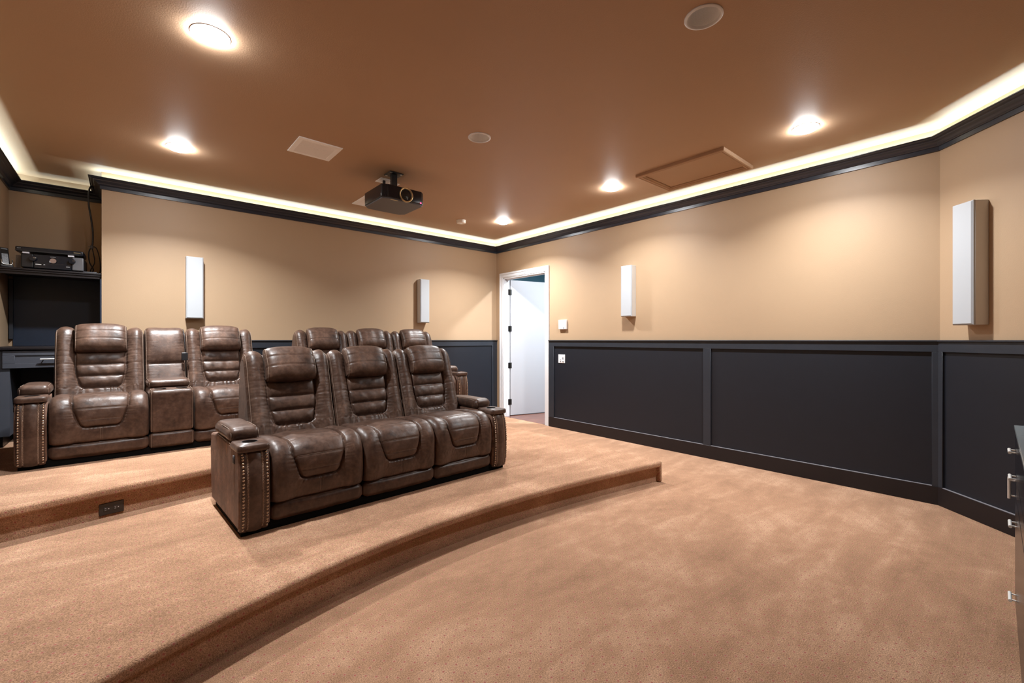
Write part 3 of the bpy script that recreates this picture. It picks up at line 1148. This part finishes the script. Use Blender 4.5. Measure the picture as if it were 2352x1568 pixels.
def console_unit(parent, xc):
    w = 0.31
    h = w / 2 - 0.002
    co = link('console', pad_mesh('console', -h, h, 0.0, 0.60, 0.172, 0.532, 14.0, 0.004, 31), parent, loc=(xc, 0, 0))
    link('console_footpanel', pad_mesh('console_footpanel', -h, h, 0.004, 0.10, 0.046, 0.168, 6.0, 0.005, 32), parent, loc=(xc, 0, 0))
    st = MB()
    for sx in (-1, 1):
        x = sx * (h - 0.012)
        st.tube([(x, 0.002, 0.185), (x, -0.0022, 0.30), (x, -0.0022, 0.42), (x, 0.001, 0.50), (x, 0.012, 0.5275), (x, 0.15, 0.536)], 0.0018, 5)
        st.tube([(x, 0.006, 0.055), (x, 0.0015, 0.10), (x, 0.004, 0.160)], 0.0018, 5)
    st.tube([(-h + 0.012, 0.020, 0.533), (0, 0.020, 0.5345), (h - 0.012, 0.020, 0.533)], 0.0016, 5)
    st.obj('stitching', M_THREAD, co)
    for sx in (-0.075, 0.075):
        cp = MB().lathe((sx, 0.105, 0), [(0.040, 0.535), (0.041, 0.5385), (0.037, 0.5385), (0.036, 0.52), (0.001, 0.5195)], 32, caps=False)
        cp.obj('cup_holder', M_BLK, co, smooth=40)
    ap = link('console_armpad', pad_mesh('console_armpad', -h + 0.002, h - 0.002, 0.215, 0.58, 0.536, 0.602, 3.2, 0.003, 33), parent, loc=(xc, 0, 0))
    for sx in (-1, 1):
        x = sx * (h - 0.010)
        MB().tube([(x, 0.50, 0.598), (x, 0.28, 0.598), (x, 0.235, 0.590), (x, 0.219, 0.570), (x, 0.222, 0.548)], 0.0019, 5).obj('piping', M_THREAD, ap)
    # tall upholstered back of the console
    key = ('cback',)
    if key not in CACHE:
        cv, s = smoothcurve(BACKC, 200)
        xs = np.linspace(-h, h, 90)
        X, S = np.meshgrid(xs, s)
        zs = lambda z: s_at(cv, s, z=z)
        H = np.zeros_like(X)
        sm = zs(0.735); stp = s_at(cv, s, y=0.72)
        for a, b, amp in ((s[0], sm, 0.022), (sm, s_at(cv, s, y=0.79), 0.046)):
            q = np.clip((S - a) / (b - a), 0, 1)
            H += np.where((S >= a) & (S < b), amp * np.maximum(4 * q * (1 - q), 0) ** 0.62 * np.maximum(1 - (np.abs(X) / h) ** 6, 0) ** 0.5, 0)
        e = np.clip((np.abs(X) - (h - 0.03)) / 0.03, 0, 1)
        H -= 0.025 * (1 - np.sqrt(np.maximum(0, 1 - e ** 2)))
        n1 = vnoise(S * 26, X * 9, 140)
        H += 0.0028 * np.exp(-(h - np.abs(X)) / 0.035) * np.sin(S * 2 * math.pi / 0.024 + n1 * 9)
        H += 0.006 * vnoise(X * 9, S * 9, 141)
        P = surf(cv, xs, H)
        mb = MB().grid(P)
        for j in (0, len(xs) - 1):
            loop = [tuple(p) for p in P[::6, j]]
            mb.add(loop, [tuple(range(len(loop)))])
        pp = [MB().tube([P[i, j] + np.array([0, -0.004, 0.001]) for i in range(16, 150, 3)], 0.0020, 5).mesh('piping', M_THREAD, True) for j in (3, len(xs) - 4)]
        CACHE[key] = (mb.mesh('console_back', M_LEA, True), pp)
    bo = link('console_back', CACHE[key][0], parent, loc=(xc, 0, 0))
    for q in CACHE[key][1]: link('piping', q, bo)


def sofa(name, label, cat, loc, rot, layout, nails=(True, True)):
    t = thing(name, label, cat, loc, rot, 'brown leather recliner sofas')
    x = 0.0
    arm_parts(t, x, -1, nails=nails[0])
    x += AW
    for it in layout:
        if it == 'c':
            console_unit(t, x + 0.155); x += 0.31
        else:
            seat_unit(t, x + SW / 2, it); x += SW
    arm_parts(t, x, 1, nails=nails[1])
    W = x + AW
    # underframe, blackened to paint in the shadow beneath the sofa
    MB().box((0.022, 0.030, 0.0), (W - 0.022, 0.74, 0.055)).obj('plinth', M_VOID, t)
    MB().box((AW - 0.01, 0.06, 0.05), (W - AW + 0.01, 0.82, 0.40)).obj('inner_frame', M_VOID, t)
    return t, W


S1, W1 = sofa('recliner_sofa', 'front brown leather three-seat recliner sofa on the low curved step', 'sofa', (-4.548, -3.195, P1), rad(2.6), [0, 1, 2])
S2, W2 = sofa('recliner_loveseat', 'rear brown leather loveseat with centre console, beside the niche', 'sofa', (-5.650, -1.397, P2), rad(1.6), [1, 'c', 2], (True, False))
S3, W3 = sofa('recliner_sofa', 'rear brown leather three-seat recliner sofa nearest the open door', 'sofa', (-3.752, -1.385, P2), rad(0.3), [2, 0, 1], (False, True))

# charger hanging on the console back of the loveseat
ca, sa = math.cos(rad(1.6)), math.sin(rad(1.6))
def lv(x, y, z):
    return (-5.650 + x * ca - y * sa, -1.397 + x * sa + y * ca, P2 + z)
ad = thing('power_adapter', 'small black charger hanging by its cord on the loveseat console back', 'charger', lv(1.060, 0.545, 0.76), rad(1.6))
MB().box((-0.024, -0.045, 0.0), (0.024, -0.012, 0.075)).obj('adapter_block', M_BLK, ad, bev=0.004)
MB().tube([(0.006, -0.025, 0.07), (0.006, -0.022, 0.12), (0.002, -0.002, 0.20), (0.0, 0.02, 0.27), (0.0, 0.10, 0.30)], 0.0035, 6).obj('cord', M_BLK, ad, smooth=True)
MB().box((0.022, -0.04, 0.008), (0.034, -0.028, 0.014)).box((0.022, -0.025, 0.008), (0.034, -0.019, 0.014)).obj('prongs', M_STEEL, ad)

# ------------------------------------------------------------------ wall speakers
def wall_speaker(label, frm, s, z0, z1, w, d):
    """frm: wall frame; s = start along the wall"""
    p, e, n, _ = frm
    ang = math.atan2(e.y, e.x)
    o = p + e * (s + w / 2)
    t = thing('wall_speaker', label, 'speaker', (o.x, o.y, z0), ang, 'white speakers on the walls')
    h = z1 - z0
    MB().box((-w / 2, 0.001, 0), (w / 2, d - 0.022, h)).obj('cabinet', M_SPKB, t, bev=0.003)
    g = MB()
    # grille with chamfered border
    b = 0.010
    y0, y1 = d - 0.0215, d
    v = [(-w / 2, y0, 0), (w / 2, y0, 0), (w / 2, y0, h), (-w / 2, y0, h),
         (-w / 2, y1 - 0.010, 0), (w / 2, y1 - 0.010, 0), (w / 2, y1 - 0.010, h), (-w / 2, y1 - 0.010, h),
         (-w / 2 + b, y1, b), (w / 2 - b, y1, b), (w / 2 - b, y1, h - b), (-w / 2 + b, y1, h - b)]
    f = [(0, 1, 2, 3), (8, 9, 10, 11)]
    for k in range(4):
        j = (k + 1) % 4
        f += [(k, j, 4 + j, 4 + k), (4 + k, 4 + j, 8 + j, 8 + k)]
    g.add(v, f).obj('grille', M_SPK, t)
    return t


frB, _ = frame((0, YB), (XN, YB))
frR, _ = frame((0, YA), (0, YB))
frA, LA = frame((-1.6, YA - 1.6), (0, YA))
wall_speaker('white wall speaker above the loveseat on the back wall', frB, 4.366, 1.593, 2.285, 0.160, 0.11)
wall_speaker('white wall speaker on the back wall nearest the door corner', frB, 1.436, 1.620, 2.295, 0.159, 0.11)
wall_speaker('white wall speaker on the long right wall beyond the switches', frR, sr(-2.847), 1.658, 2.322, 0.165, 0.11)
wall_speaker('tallest white wall speaker, alone on the angled wall at right', frA, LA - 0.402, 1.463, 2.376, 0.165, 0.115)

# ------------------------------------------------------------------ wall plates on the right wall
th = thing('thermostat', 'white boxy wall control above the dark wainscot by the door', 'thermostat', (0, -1.574, 1.585))
MB().box((-0.034, -0.078, -0.072), (0.0, 0.078, 0.072)).obj('housing', M_PLATE, th, bev=0.005)
MB().box((-0.0355, -0.060, -0.050), (-0.0335, 0.060, -0.022)).obj('cover_flap', M_WHITE, th)
MB().box((-0.0365, -0.045, -0.060), (-0.0335, -0.028, -0.044)).obj('indicator', M_GREY, th)
sp = thing('switch_plate', 'white double wall plate set in the dark wainscot panel by the door', 'wall plate', (-0.004, -1.541, 1.065))
MB().box((-0.007, -0.067, -0.064), (0.0, 0.067, 0.064)).obj('cover_plate', M_PLATE, sp, bev=0.002)
for yy in (-0.03, 0.03):
    MB().box((-0.010, yy - 0.018, -0.036), (-0.006, yy + 0.018, 0.036)).obj('insert', M_WHITE, sp, bev=0.001)
jk = MB()
for (yy, zz, a, b) in ((-0.03, 0.022, 0.009, 0.005), (-0.03, 0.0, 0.011, 0.008), (-0.03, -0.045, 0.011, 0.005), (0.018, -0.042, 0.009, 0.005), (0.018, -0.018, 0.008, 0.004)):
    jk.box((-0.0112, yy - a, zz - b), (-0.0098 if abs(zz) < 0.036 else -0.0062, yy + a, zz + b))
jk.obj('jacks', M_GREY, sp)

# ------------------------------------------------------------------ ceiling fixtures
LABL = ['lit ceiling downlight nearest the camera, above the front of the low step', 'lit ceiling downlight above the rear loveseat, left of the vent',
        'lit ceiling downlight just beside the attic hatch', 'lit ceiling downlight near the back right corner by the door',
        'lit ceiling downlight near the angled wall, right of the attic hatch']
for i, (x, y) in enumerate(LIT):
    t = thing('recessed_light', LABL[i], 'ceiling light', (x, y, ZC), 0, 'lit round recessed ceiling lights')
    MB().lathe((0, 0, 0), [(0.0965, 0.0), (0.0965, -0.003), (0.0935, -0.0035), (0.0862, -0.0020), (0.0855, 0.0)], 40, caps=False).obj('trim_ring', M_WHITE, t, smooth=40)
    MB().lathe((0, 0, 0), [(0.0850, -0.001), (0.0850, -0.008), (0.077, -0.018), (0.056, -0.026), (0.026, -0.030), (0.0005, -0.031)], 40, caps=False).obj('lens', M_GLOW, t, smooth=40)
for i, (x, y) in enumerate(UNLIT):
    t = thing('recessed_light', ['unlit recessed ceiling light nearest the camera, white ribbed cone', 'unlit recessed ceiling light at mid ceiling, between air vent and attic hatch'][i], 'ceiling light', (x, y, ZC), 0, 'unlit round recessed ceiling lights')
    MB().lathe((0, 0, 0), [(0.082, 0.004), (0.097, 0.0), (0.097, -0.005), (0.090, -0.009), (0.084, -0.009), (0.079, -0.004), (0.078, 0.004)], 44, caps=False).obj('trim_ring', M_WHITE, t, smooth=40)
    pr = [(0.080, 0.0)]
    for k in range(26):
        z = 0.002 + k * 0.0042
        rr = 0.079 - 0.00075 * k
        pr += [(rr, z), (rr - 0.0018, z + 0.0021)]
    MB().lathe((0, 0, 0), pr, 44, caps=False).obj('baffle', M_BAFFLE, t)
    MB().lathe((0, 0, 0), [(0.062, 0.112), (0.055, 0.100), (0.035, 0.088), (0.015, 0.083), (0.0005, 0.082)], 32, caps=False).obj('bulb', M_BAFFLE, t, smooth=True)


def vent(label, x0, x1, y0, y1):
    t = thing('air_vent', label, 'air vent', ((x0 + x1) / 2, (y0 + y1) / 2, ZC), 0, 'white ceiling air vents')
    hx, hy = (x1 - x0) / 2, (y1 - y0) / 2
    m = 0.042
    fr_ = MB()
    z0, z1 = -0.009, 0.0
    for a, b in (((-hx, -hy), (hx, -hy + m)), ((-hx, hy - m), (hx, hy)), ((-hx, -hy + m), (-hx + m, hy - m)), ((hx - m, -hy + m), (hx, hy - m))):
        fr_.box((a[0], a[1], z0), (b[0], b[1], z1))
    fr_.obj('frame', M_VENT, t, bev=0.002)
    MB().box((-hx + m, -hy + m, -0.0015), (hx - m, hy - m, 0.0)).obj('backing', M_VENTD, t)
    n = 20
    for k in range(n):
        y = -hy + m + (2 * hy - 2 * m) * (k + 0.5) / n
        if abs(y - 0.045) < 0.006 and False: continue
        sl = MB()
        sl.add([(-hx + m, y - 0.0030, -0.003), (hx - m, y - 0.0030, -0.003), (hx - m, y + 0.0032, -0.008), (-hx + m, y + 0.0032, -0.008),
                (-hx + m, y - 0.0020, -0.002), (hx - m, y - 0.0020, -0.002), (hx - m, y + 0.0042, -0.007), (-hx + m, y + 0.0042, -0.007)],
               [(0, 1, 2, 3), (4, 7, 6, 5), (0, 4, 5, 1), (2, 6, 7, 3), (1, 5, 6, 2), (0, 3, 7, 4)])
        sl.obj('louvre', M_VENT, t)
    MB().box((-hx + m, -0.048, -0.0088), (hx - m, -0.036, -0.0015)).obj('damper_bar', M_VENT, t)
    return t


vent('white ceiling air vent in front of the projector, to its left', -3.925, -3.556, -2.143, -1.772)
vent('white ceiling air vent partly hidden behind the projector', -2.875, -2.458, -1.035, -0.598)

sm = thing('smoke_detector', 'small round cream smoke detector near the back corner', 'smoke detector', (-1.370, -0.829, ZC))
MB().lathe((0, 0, 0), [(0.070, 0.0), (0.070, -0.006), (0.066, -0.008), (0.066, -0.034), (0.060, -0.042), (0.020, -0.044), (0.0005, -0.044)], 36, caps=False).obj('housing', M_SMOKE, sm, smooth=40)
MB().lathe((0, 0, -0.044), [(0.018, 0.0), (0.016, -0.003), (0.0005, -0.003)], 20, caps=False).obj('test_button', M_VENT, sm, smooth=40)

# attic hatch
hx0, hx1, hy0, hy1 = -1.0, -0.340, -4.41, -3.50
ah = thing('attic_hatch', 'brown painted attic hatch with moulded frame in the ceiling', 'hatch', ((hx0 + hx1) / 2, (hy0 + hy1) / 2, ZC))
hw_, hl_ = (hx1 - hx0) / 2, (hy1 - hy0) / 2
prof = [(0.0, 0.0), (0.0, -0.026), (0.006, -0.032), (0.018, -0.034), (0.026, -0.026), (0.030, -0.026), (0.034, -0.030), (0.046, -0.030), (0.052, -0.020), (0.056, -0.020), (0.062, -0.014), (0.064, 0.0)]
v = []
for (dd, z) in prof:
    v += [(-hw_ + dd, -hl_ + dd, z), (hw_ - dd, -hl_ + dd, z), (hw_ - dd, hl_ - dd, z), (-hw_ + dd, hl_ - dd, z)]
f = [(k * 4 + i, k * 4 + (i + 1) % 4, (k + 1) * 4 + (i + 1) % 4, (k + 1) * 4 + i) for k in range(len(prof) - 1) for i in range(4)]
MB().add(v, f).obj('hatch_frame', M_CEIL, ah)
MB().box((-hw_ + 0.066, -hl_ + 0.066, -0.008), (hw_ - 0.066, hl_ - 0.066, 0.0)).obj('hatch_panel', M_CEIL, ah, bev=0.003)

# ------------------------------------------------------------------ projector
pj = thing('projector', 'black ceiling-mounted projector with gold lens ring', 'projector', (-2.922, -1.855, ZC), rad(0))
bx0, bx1, by0, by1 = -0.232, 0.232, -0.235, 0.245
zt, zb = -0.200, -0.342
poly = [(bx0 + 0.058, by0), (bx1 - 0.040, by0), (bx1, by0 + 0.035), (bx1, by1 - 0.05), (bx1 - 0.05, by1), (bx0 + 0.05, by1), (bx0, by1 - 0.05), (bx0, by0 + 0.030)]
MB().prism(poly, zb + 0.012, zt).obj('body', M_GLOSS, pj, bev=0.008, seg=3)
inn = [(p[0] * 0.965, p[1] * 0.965) for p in poly]
MB().prism(inn, zb, zb + 0.014).obj('underside', M_GREY, pj, bev=0.004)
for k in range(4):
    xx = bx0 + 0.004 + k * 0.016; yy = by0 + 0.030 - k * 0.0085
    MB().box((xx, yy - 0.006, zb + 0.02), (xx + 0.006, yy + 0.01, zt - 0.01)).obj('side_fin', M_BLK, pj)
lc = (0.015, by0, (zt + zb) / 2 - 0.002)
MB().lathe(lc, [(0.062, 0.004), (0.073, 0.0), (0.074, -0.014), (0.068, -0.017), (0.061, -0.013), (0.058, -0.004), (0.0575, 0.004)], 48, caps=False, axis='y').obj('lens_ring', M_GOLD, pj, smooth=40)
MB().lathe(lc, [(0.058, -0.003), (0.050, 0.002), (0.035, -0.004), (0.015, -0.007), (0.0005, -0.008)], 40, caps=False, axis='y').obj('lens', M_LENS, pj, smooth=True)
MB().box((0.178, by0 - 0.0025, zb + 0.018), (0.190, by0 + 0.002, zb + 0.028)).obj('power_led', M_LED, pj)
MB().box((bx0 + 0.09, by0 + 0.010, zb - 0.002), (bx0 + 0.17, by0 + 0.022, zb + 0.002)).obj('front_tab', M_GOLD, pj)
mt = MB().box((-0.075, -0.075, -0.010), (0.075, 0.075, 0.0))
mo = mt.obj('mount_plate', M_BLK, pj, bev=0.003)
for sx, sy in ((-1, -1), (1, -1), (-1, 1), (1, 1)):
    MB().cyl((sx * 0.055, sy * 0.055, -0.0135), 0.012, 0.004, n=14).obj('mount_screw', M_STEEL, mo)
MB().box((-0.030, -0.022, zt + 0.012), (0.030, 0.022, -0.008)).obj('mount_post', M_BLK, pj, bev=0.003)
MB().box((-0.15, -0.10, zt), (0.17, 0.10, zt + 0.014)).obj('mount_bracket', M_BLK, pj, bev=0.004)

for (x, y, lab, plug) in ((-2.925, -1.615, 'square white ceiling box with black plug behind the projector', True), (-2.80, -1.555, 'square white ceiling plate beside the projector mount post', False)):
    c_ = thing('ceiling_box', lab, 'outlet', (x, y, ZC), 0, 'white outlet plates above the projector')
    MB().box((-0.06, -0.075, -0.006), (0.06, 0.075, 0.0)).obj('cover_plate', M_VENT, c_, bev=0.002)
    MB().box((-0.02, -0.04, -0.009), (0.02, 0.04, -0.005)).obj('receptacle', M_PLATE, c_)
    if plug:
        MB().cyl((0, -0.015, -0.045), 0.016, 0.038, n=14).obj('plug', M_BLK, c_)
        MB().tube([(0, -0.015, -0.04), (0, -0.012, -0.09), (0.01, -0.005, -0.14), (0.03, 0.03, -0.185), (0.06, 0.10, -0.215), (0.06, -0.03, -0.235)], 0.006, 6).obj('power_cord', M_BLK, c_, smooth=True)

# ------------------------------------------------------------------ niche: shelf, equipment, counter
sh = thing('wall_shelf', 'dark moulded shelf across the niche holding audio equipment', 'shelf', (0, 0, 0))
MB().box((XL + 0.001, 0.085, 2.008), (XN - 0.001, YN - 0.002, 2.038)).obj('shelf_board', M_BASE, sh, bev=0.004)
MB().box((XL + 0.001, 0.070, 2.018), (XN - 0.001, 0.086, 2.036)).box((XL + 0.001, 0.078, 2.000), (XN - 0.001, 0.088, 2.018)).box((XL + 0.001, 0.090, 1.975), (XN - 0.001, 0.11, 2.006)).obj('edge_moulding', M_BASE, sh, bev=0.004)
npl = MB().box((XL + 0.03, YN - 0.012, 1.29), (XN - 0.001, YN - 0.001, 2.008))
struct(npl.obj('trim_30', M_NAVY))
nst = MB().box((XL + 0.006, 0.655, 1.36), (XL + 0.036, YN - 0.0125, 1.975))
struct(nst.obj('trim_31', M_RAIL, bev=0.002))
nsr = MB().box((XN - 0.012, YB + 0.002, 1.29), (XN - 0.001, YN - 0.012, 1.975))
struct(nsr.obj('trim_32', M_NAVY))

# receiver
rz = 2.0385
rc = thing('receiver', 'black audio receiver with two round knobs on the niche shelf', 'receiver', (-5.575, 0.125, rz), rad(-2))
MB().box((-0.215, 0.012, 0.012), (0.215, 0.36, 0.145)).obj('case', M_BLK, rc, bev=0.004)
MB().box((-0.130, -0.002, 0.012), (0.130, 0.013, 0.145)).obj('front_panel', M_GLOSS, rc, bev=0.003)
for sx in (-1, 1):
    MB().box((sx * 0.132, 0.0, 0.012), (sx * 0.218, 0.02, 0.145)).obj('side_panel', M_GREY if sx > 0 else M_BLK, rc, bev=0.012, seg=4)
    k_ = MB().cyl((sx * 0.135, -0.028, 0.100), 0.026, 0.028, 'y', 28).obj('knob', M_GLOSS, rc, bev=0.003)
    MB().box((sx * 0.135 + 0.004, -0.0295, 0.103), (sx * 0.135 + 0.022, -0.0278, 0.107)).obj('knob_mark', M_CHROME, k_)
MB().lathe((0, -0.002, 0.093), [(0.030, 0.0), (0.028, -0.006), (0.024, -0.004), (0.024, 0.0)], 36, caps=False, axis='y').obj('display_ring', M_GLOSS, rc)
MB().cyl((0, -0.004, 0.093), 0.024, 0.003, 'y', 32).obj('display', M_DISP, rc)
MB().box((-0.129, -0.0035, 0.060), (0.129, -0.001, 0.0625)).obj('panel_gap', M_BLK, rc)
MB().box((-0.12, -0.0035, 0.045), (-0.08, -0.0018, 0.052)).box((-0.065, -0.0035, 0.045), (-0.055, -0.0018, 0.052)).box((0.092, -0.0035, 0.040), (0.118, -0.0018, 0.045)).obj('badges', M_TXT, rc)
for sx in (-0.18, 0.18):
    for yy in (0.05, 0.30):
        MB().cyl((sx, yy, 0.0), 0.02, 0.0125, n=16).obj('foot', M_BLK, rc)


def text_mesh(body, size, parent, loc, rot, m=M_TXT, name='lettering', align='CENTER'):
    cu = bpy.data.curves.new(name, 'FONT')
    cu.body = body; cu.size = size; cu.extrude = 0.0005; cu.align_x = align
    tmp = bpy.data.objects.new('tmp_text', cu)
    COL.objects.link(tmp)
    dg = bpy.context.evaluated_depsgraph_get()
    me = bpy.data.meshes.new_from_object(tmp.evaluated_get(dg))
    bpy.data.objects.remove(tmp)
    me.materials.clear(); me.materials.append(m)
    o = link(name, me, parent, loc=loc)
    o.rotation_euler = rot
    return o


text_mesh('marantz', 0.0115, rc, (0, -0.0035, 0.126), (math.pi / 2, 0, 0))

pl = thing('disc_player', 'slim black disc player lying on top of the audio receiver', 'disc player', (-5.593, 0.105, rz + 0.1455), rad(-2.5))
MB().box((-0.235, 0.0, 0.014), (0.235, 0.27, 0.062)).obj('case', M_GLOSS, pl, bev=0.010, seg=3)
MB().box((-0.12, 0.05, 0.061), (0.07, 0.22, 0.069)).obj('top_plate', M_BLK, pl, bev=0.003)
MB().box((-0.234, -0.004, 0.019), (0.205, 0.003, 0.030)).obj('front_lip', M_BLK, pl)
for sx in (-0.165, 0.145):
    MB().box((sx - 0.022, 0.004, 0.0), (sx + 0.022, 0.06, 0.0145)).obj('foot', M_PALE, pl)
text_mesh('SONY', 0.0095, pl, (-0.222, -0.0006, 0.042), (math.pi / 2, 0, 0), align='LEFT')
MB().box((0.165, -0.0012, 0.040), (0.215, 0.001, 0.044)).obj('marks', M_GOLD, pl)

phn = thing('cordless_phone', 'black cordless phone handset standing in cradle at shelf end', 'phone', (-5.888, 0.140, 2.0385), rad(25))
phn.scale = (1.2, 1.2, 1.2)
hs = MB()
a = rad(14)
frp = (Vector((0, 0.01, 0.012)), Vector((1, 0, 0)), Vector((0, math.cos(a), -math.sin(a))), Vector((0, math.sin(a), math.cos(a))))
MB().fbox(frp, (-0.026, -0.012, 0.0), (0.026, 0.014, 0.150)).obj('handset', M_BLK, phn, bev=0.009, seg=3)
MB().fbox(frp, (-0.018, -0.0135, 0.098), (0.018, -0.0115, 0.132)).obj('screen', M_LENS, phn)
for r_ in range(4):
    for c_ in range(3):
        MB().fbox(frp, (-0.017 + c_ * 0.0125, -0.0138, 0.030 + r_ * 0.015), (-0.0085 + c_ * 0.0125, -0.0115, 0.039 + r_ * 0.015)).obj('key', M_GREY, phn)
MB().box((-0.036, -0.022, 0.0), (0.036, 0.050, 0.022)).obj('cradle', M_BLK, phn, bev=0.006, seg=3)
MB().tube([(-0.030, -0.016, 0.06), (-0.029, -0.024, 0.03), (-0.020, -0.027, 0.020), (0.02, -0.027, 0.020), (0.029, -0.024, 0.03), (0.030, -0.016, 0.06)], 0.003, 6).obj('cradle_trim', M_STEEL, phn, smooth=True)

pc = thing('pale_sliver', 'pale upright piece leaning between phone and disc player', 'sliver', (-5.835, 0.30, 2.0385), rad(20))
pcm = MB()  # thin pale upright piece, leaning back
pcm.add([(-0.02, -0.02, 0), (0.02, -0.02, 0), (0.03, 0.03, 0.15), (-0.002, 0.03, 0.15), (-0.02, -0.018, 0), (0.02, -0.018, 0), (0.03, 0.032, 0.15), (-0.002, 0.032, 0.15)],
        [(0, 1, 2, 3), (7, 6, 5, 4), (0, 4, 5, 1), (1, 5, 6, 2), (2, 6, 7, 3), (3, 7, 4, 0)])
pcm.obj('thin_piece', M_PALE, pc)

cb = thing('black_cable', 'black cable bundle hanging from the crown down to the niche shelf', 'cable', (0, 0, 0))
cpts = smoothcurve([(0.0, 0.0), (1, 1)], 2)
def spline3(pts, n):
    p = [Vector(q) for q in pts]; q = [2 * p[0] - p[1]] + p + [2 * p[-1] - p[-2]]
    out = []
    for i in range(1, len(q) - 2):
        for k in range(n):
            t = k / n
            a, b, c, d = q[i - 1], q[i], q[i + 1], q[i + 2]
            out.append(0.5 * ((2 * b) + (-a + c) * t + (2 * a - 5 * b + 4 * c - d) * t * t + (-a + 3 * b - 3 * c + d) * t ** 3))
    out.append(p[-1])
    return out
MB().tube(spline3([(-5.29, 0.36, 2.965), (-5.305, 0.34, 2.985), (-5.325, 0.33, 2.94), (-5.330, 0.34, 2.80), (-5.312, 0.35, 2.65), (-5.298, 0.35, 2.50), (-5.300, 0.35, 2.38), (-5.308, 0.35, 2.34)], 8), 0.008, 8).obj('main_cable', M_BLK, cb, smooth=True)
MB().tube(spline3([(-5.308, 0.35, 2.35), (-5.33, 0.36, 2.28), (-5.325, 0.37, 2.18), (-5.295, 0.38, 2.10), (-5.325, 0.42, 2.05), (-5.33, 0.55, 2.046)], 8), 0.006, 6).obj('cable_tail', M_BLK, cb, smooth=True)
MB().tube(spline3([(-5.308, 0.35, 2.35), (-5.27, 0.36, 2.33), (-5.245, 0.37, 2.22), (-5.240, 0.38, 2.10), (-5.26, 0.42, 2.046)], 8), 0.005, 6).obj('cable_tail', M_BLK, cb, smooth=True)
MB().tube(spline3([(-5.308, 0.345, 2.35), (-5.295, 0.36, 2.28), (-5.285, 0.37, 2.18), (-5.315, 0.38, 2.10), (-5.325, 0.40, 2.046)], 8), 0.005, 6).obj('cable_tail', M_BLK, cb, smooth=True)
MB().cyl((-5.306, 0.35, 2.325), 0.014, 0.03, n=12).box((-5.335, 0.346, 2.338), (-5.30, 0.350, 2.342)).obj('cable_tie', M_GREY, cb)
rm = thing('remote_control', 'small dark remote lying on the niche shelf beside the receiver', 'remote', (-5.315, 0.16, 2.0385), rad(75))
MB().box((-0.02, -0.06, 0), (0.02, 0.06, 0.014)).obj('remote_body', M_GREY, rm, bev=0.005)

# counter with drawer, in front of the niche
ct = thing('counter_cabinet', 'dark navy counter cabinet with drawer behind the loveseat arm', 'cabinet', (0, 0, 0))
MB().box((XL + 0.002, -0.285, 1.262), (XN - 0.03, YN - 0.014, 1.288)).obj('countertop', M_BASE, ct, bev=0.004)
MB().box((XL + 0.002, -0.255, P2 + 0.10), (-5.812, YN - 0.02, 1.260)).obj('side_panel', M_COUNTER, ct)
MB().box((XL + 0.002, -0.20, P2), (-5.86, YN - 0.02, P2 + 0.10)).obj('toe_kick', M_BLK, ct)
MB().box((-5.812, 0.30, P2), (XN - 0.03, 0.32, 1.26)).obj('back_panel', M_NAVY, ct)
MB().box((-5.34, -0.255, P2), (XN - 0.03, 0.30, 1.26)).obj('side_panel', M_COUNTER, ct)
dw = MB()
dx0, dx1, dz0, dz1, dy = -5.855, -5.345, 1.098, 1.252, -0.2575
dw.box((dx0, dy - 0.004, dz0), (dx1, dy + 0.016, dz1))
m_ = 0.052
for a, b in (((dx0, dz0), (dx1, dz0 + 0.040)), ((dx0, dz1 - 0.040), (dx1, dz1)), ((dx0, dz0 + 0.04), (dx0 + 0.075, dz1 - 0.04)), ((dx1 - 0.075, dz0 + 0.04), (dx1, dz1 - 0.04))):
    dw.box((a[0], dy - 0.012, a[1]), (b[0], dy - 0.003, b[1]))
dr = dw.obj('drawer', M_COUNTER, ct, bev=0.0015, seg=1)
hd = MB().tube([(-5.622, dy - 0.035, 1.176), (-5.45, dy - 0.035, 1.176)], 0.006, 10)
hd.tube([(-5.60, dy - 0.036, 1.176), (-5.60, dy - 0.004, 1.176)], 0.004, 8).tube([(-5.47, dy - 0.036, 1.176), (-5.47, dy - 0.004, 1.176)], 0.004, 8)
hd.obj('handle', M_PULL, dr, smooth=40)

# ------------------------------------------------------------------ media cabinet at the right edge
mc = thing('media_cabinet', 'black glass-topped cabinet with chrome pulls at the right edge', 'cabinet', (-1.72, -6.1405, 0.0), rad(1.7))
# local: x negative towards the camera side, y=0 front plane facing the seats
LB = 1.9
MB().box((-1.18, -0.50, 0.06), (-0.012, -0.014, 0.905)).obj('carcass', M_BLK, mc)
MB().box((-1.15, -0.46, 0.0), (-0.03, -0.04, 0.06)).obj('plinth', M_BLK, mc)
MB().box((-1.20, -0.52, 0.915), (0.0, 0.002, 0.930)).obj('glass_top', M_GLASS, mc, bev=0.002)
for zz in ((0.72, 0.905), (0.62, 0.715), (0.07, 0.612)):
    MB().box((-1.175, -0.014, zz[0]), (-0.015, -0.001, zz[1])).obj('door_front' if zz[1] - zz[0] > 0.3 else 'drawer_front', M_GLOSS, mc, bev=0.002)
def pull(p0, p1, r=0.0065, off=0.019):
    a, b = Vector(p0), Vector(p1)
    d = (b - a).normalized()
    g = MB().tube([a - d * 0.015 + Vector((0, off, 0)), b + d * 0.015 + Vector((0, off, 0))], r, 12)
    g.tube([a, a + Vector((0, off, 0))], 0.0035, 8).tube([b, b + Vector((0, off, 0))], 0.0035, 8)
    return g.obj('pull', M_PULL, mc, smooth=40)
pull((-0.16, 0, 0.82), (-0.09, 0, 0.82))
pull((-0.26, 0, 0.715), (-0.19, 0, 0.715))
pull((-0.10, 0, 0.602), (-0.10, 0, 0.675))
pull((-0.26, 0, 0.50), (-0.19, 0, 0.50))
pull((-0.24, 0, 0.155), (-0.17, 0, 0.155))
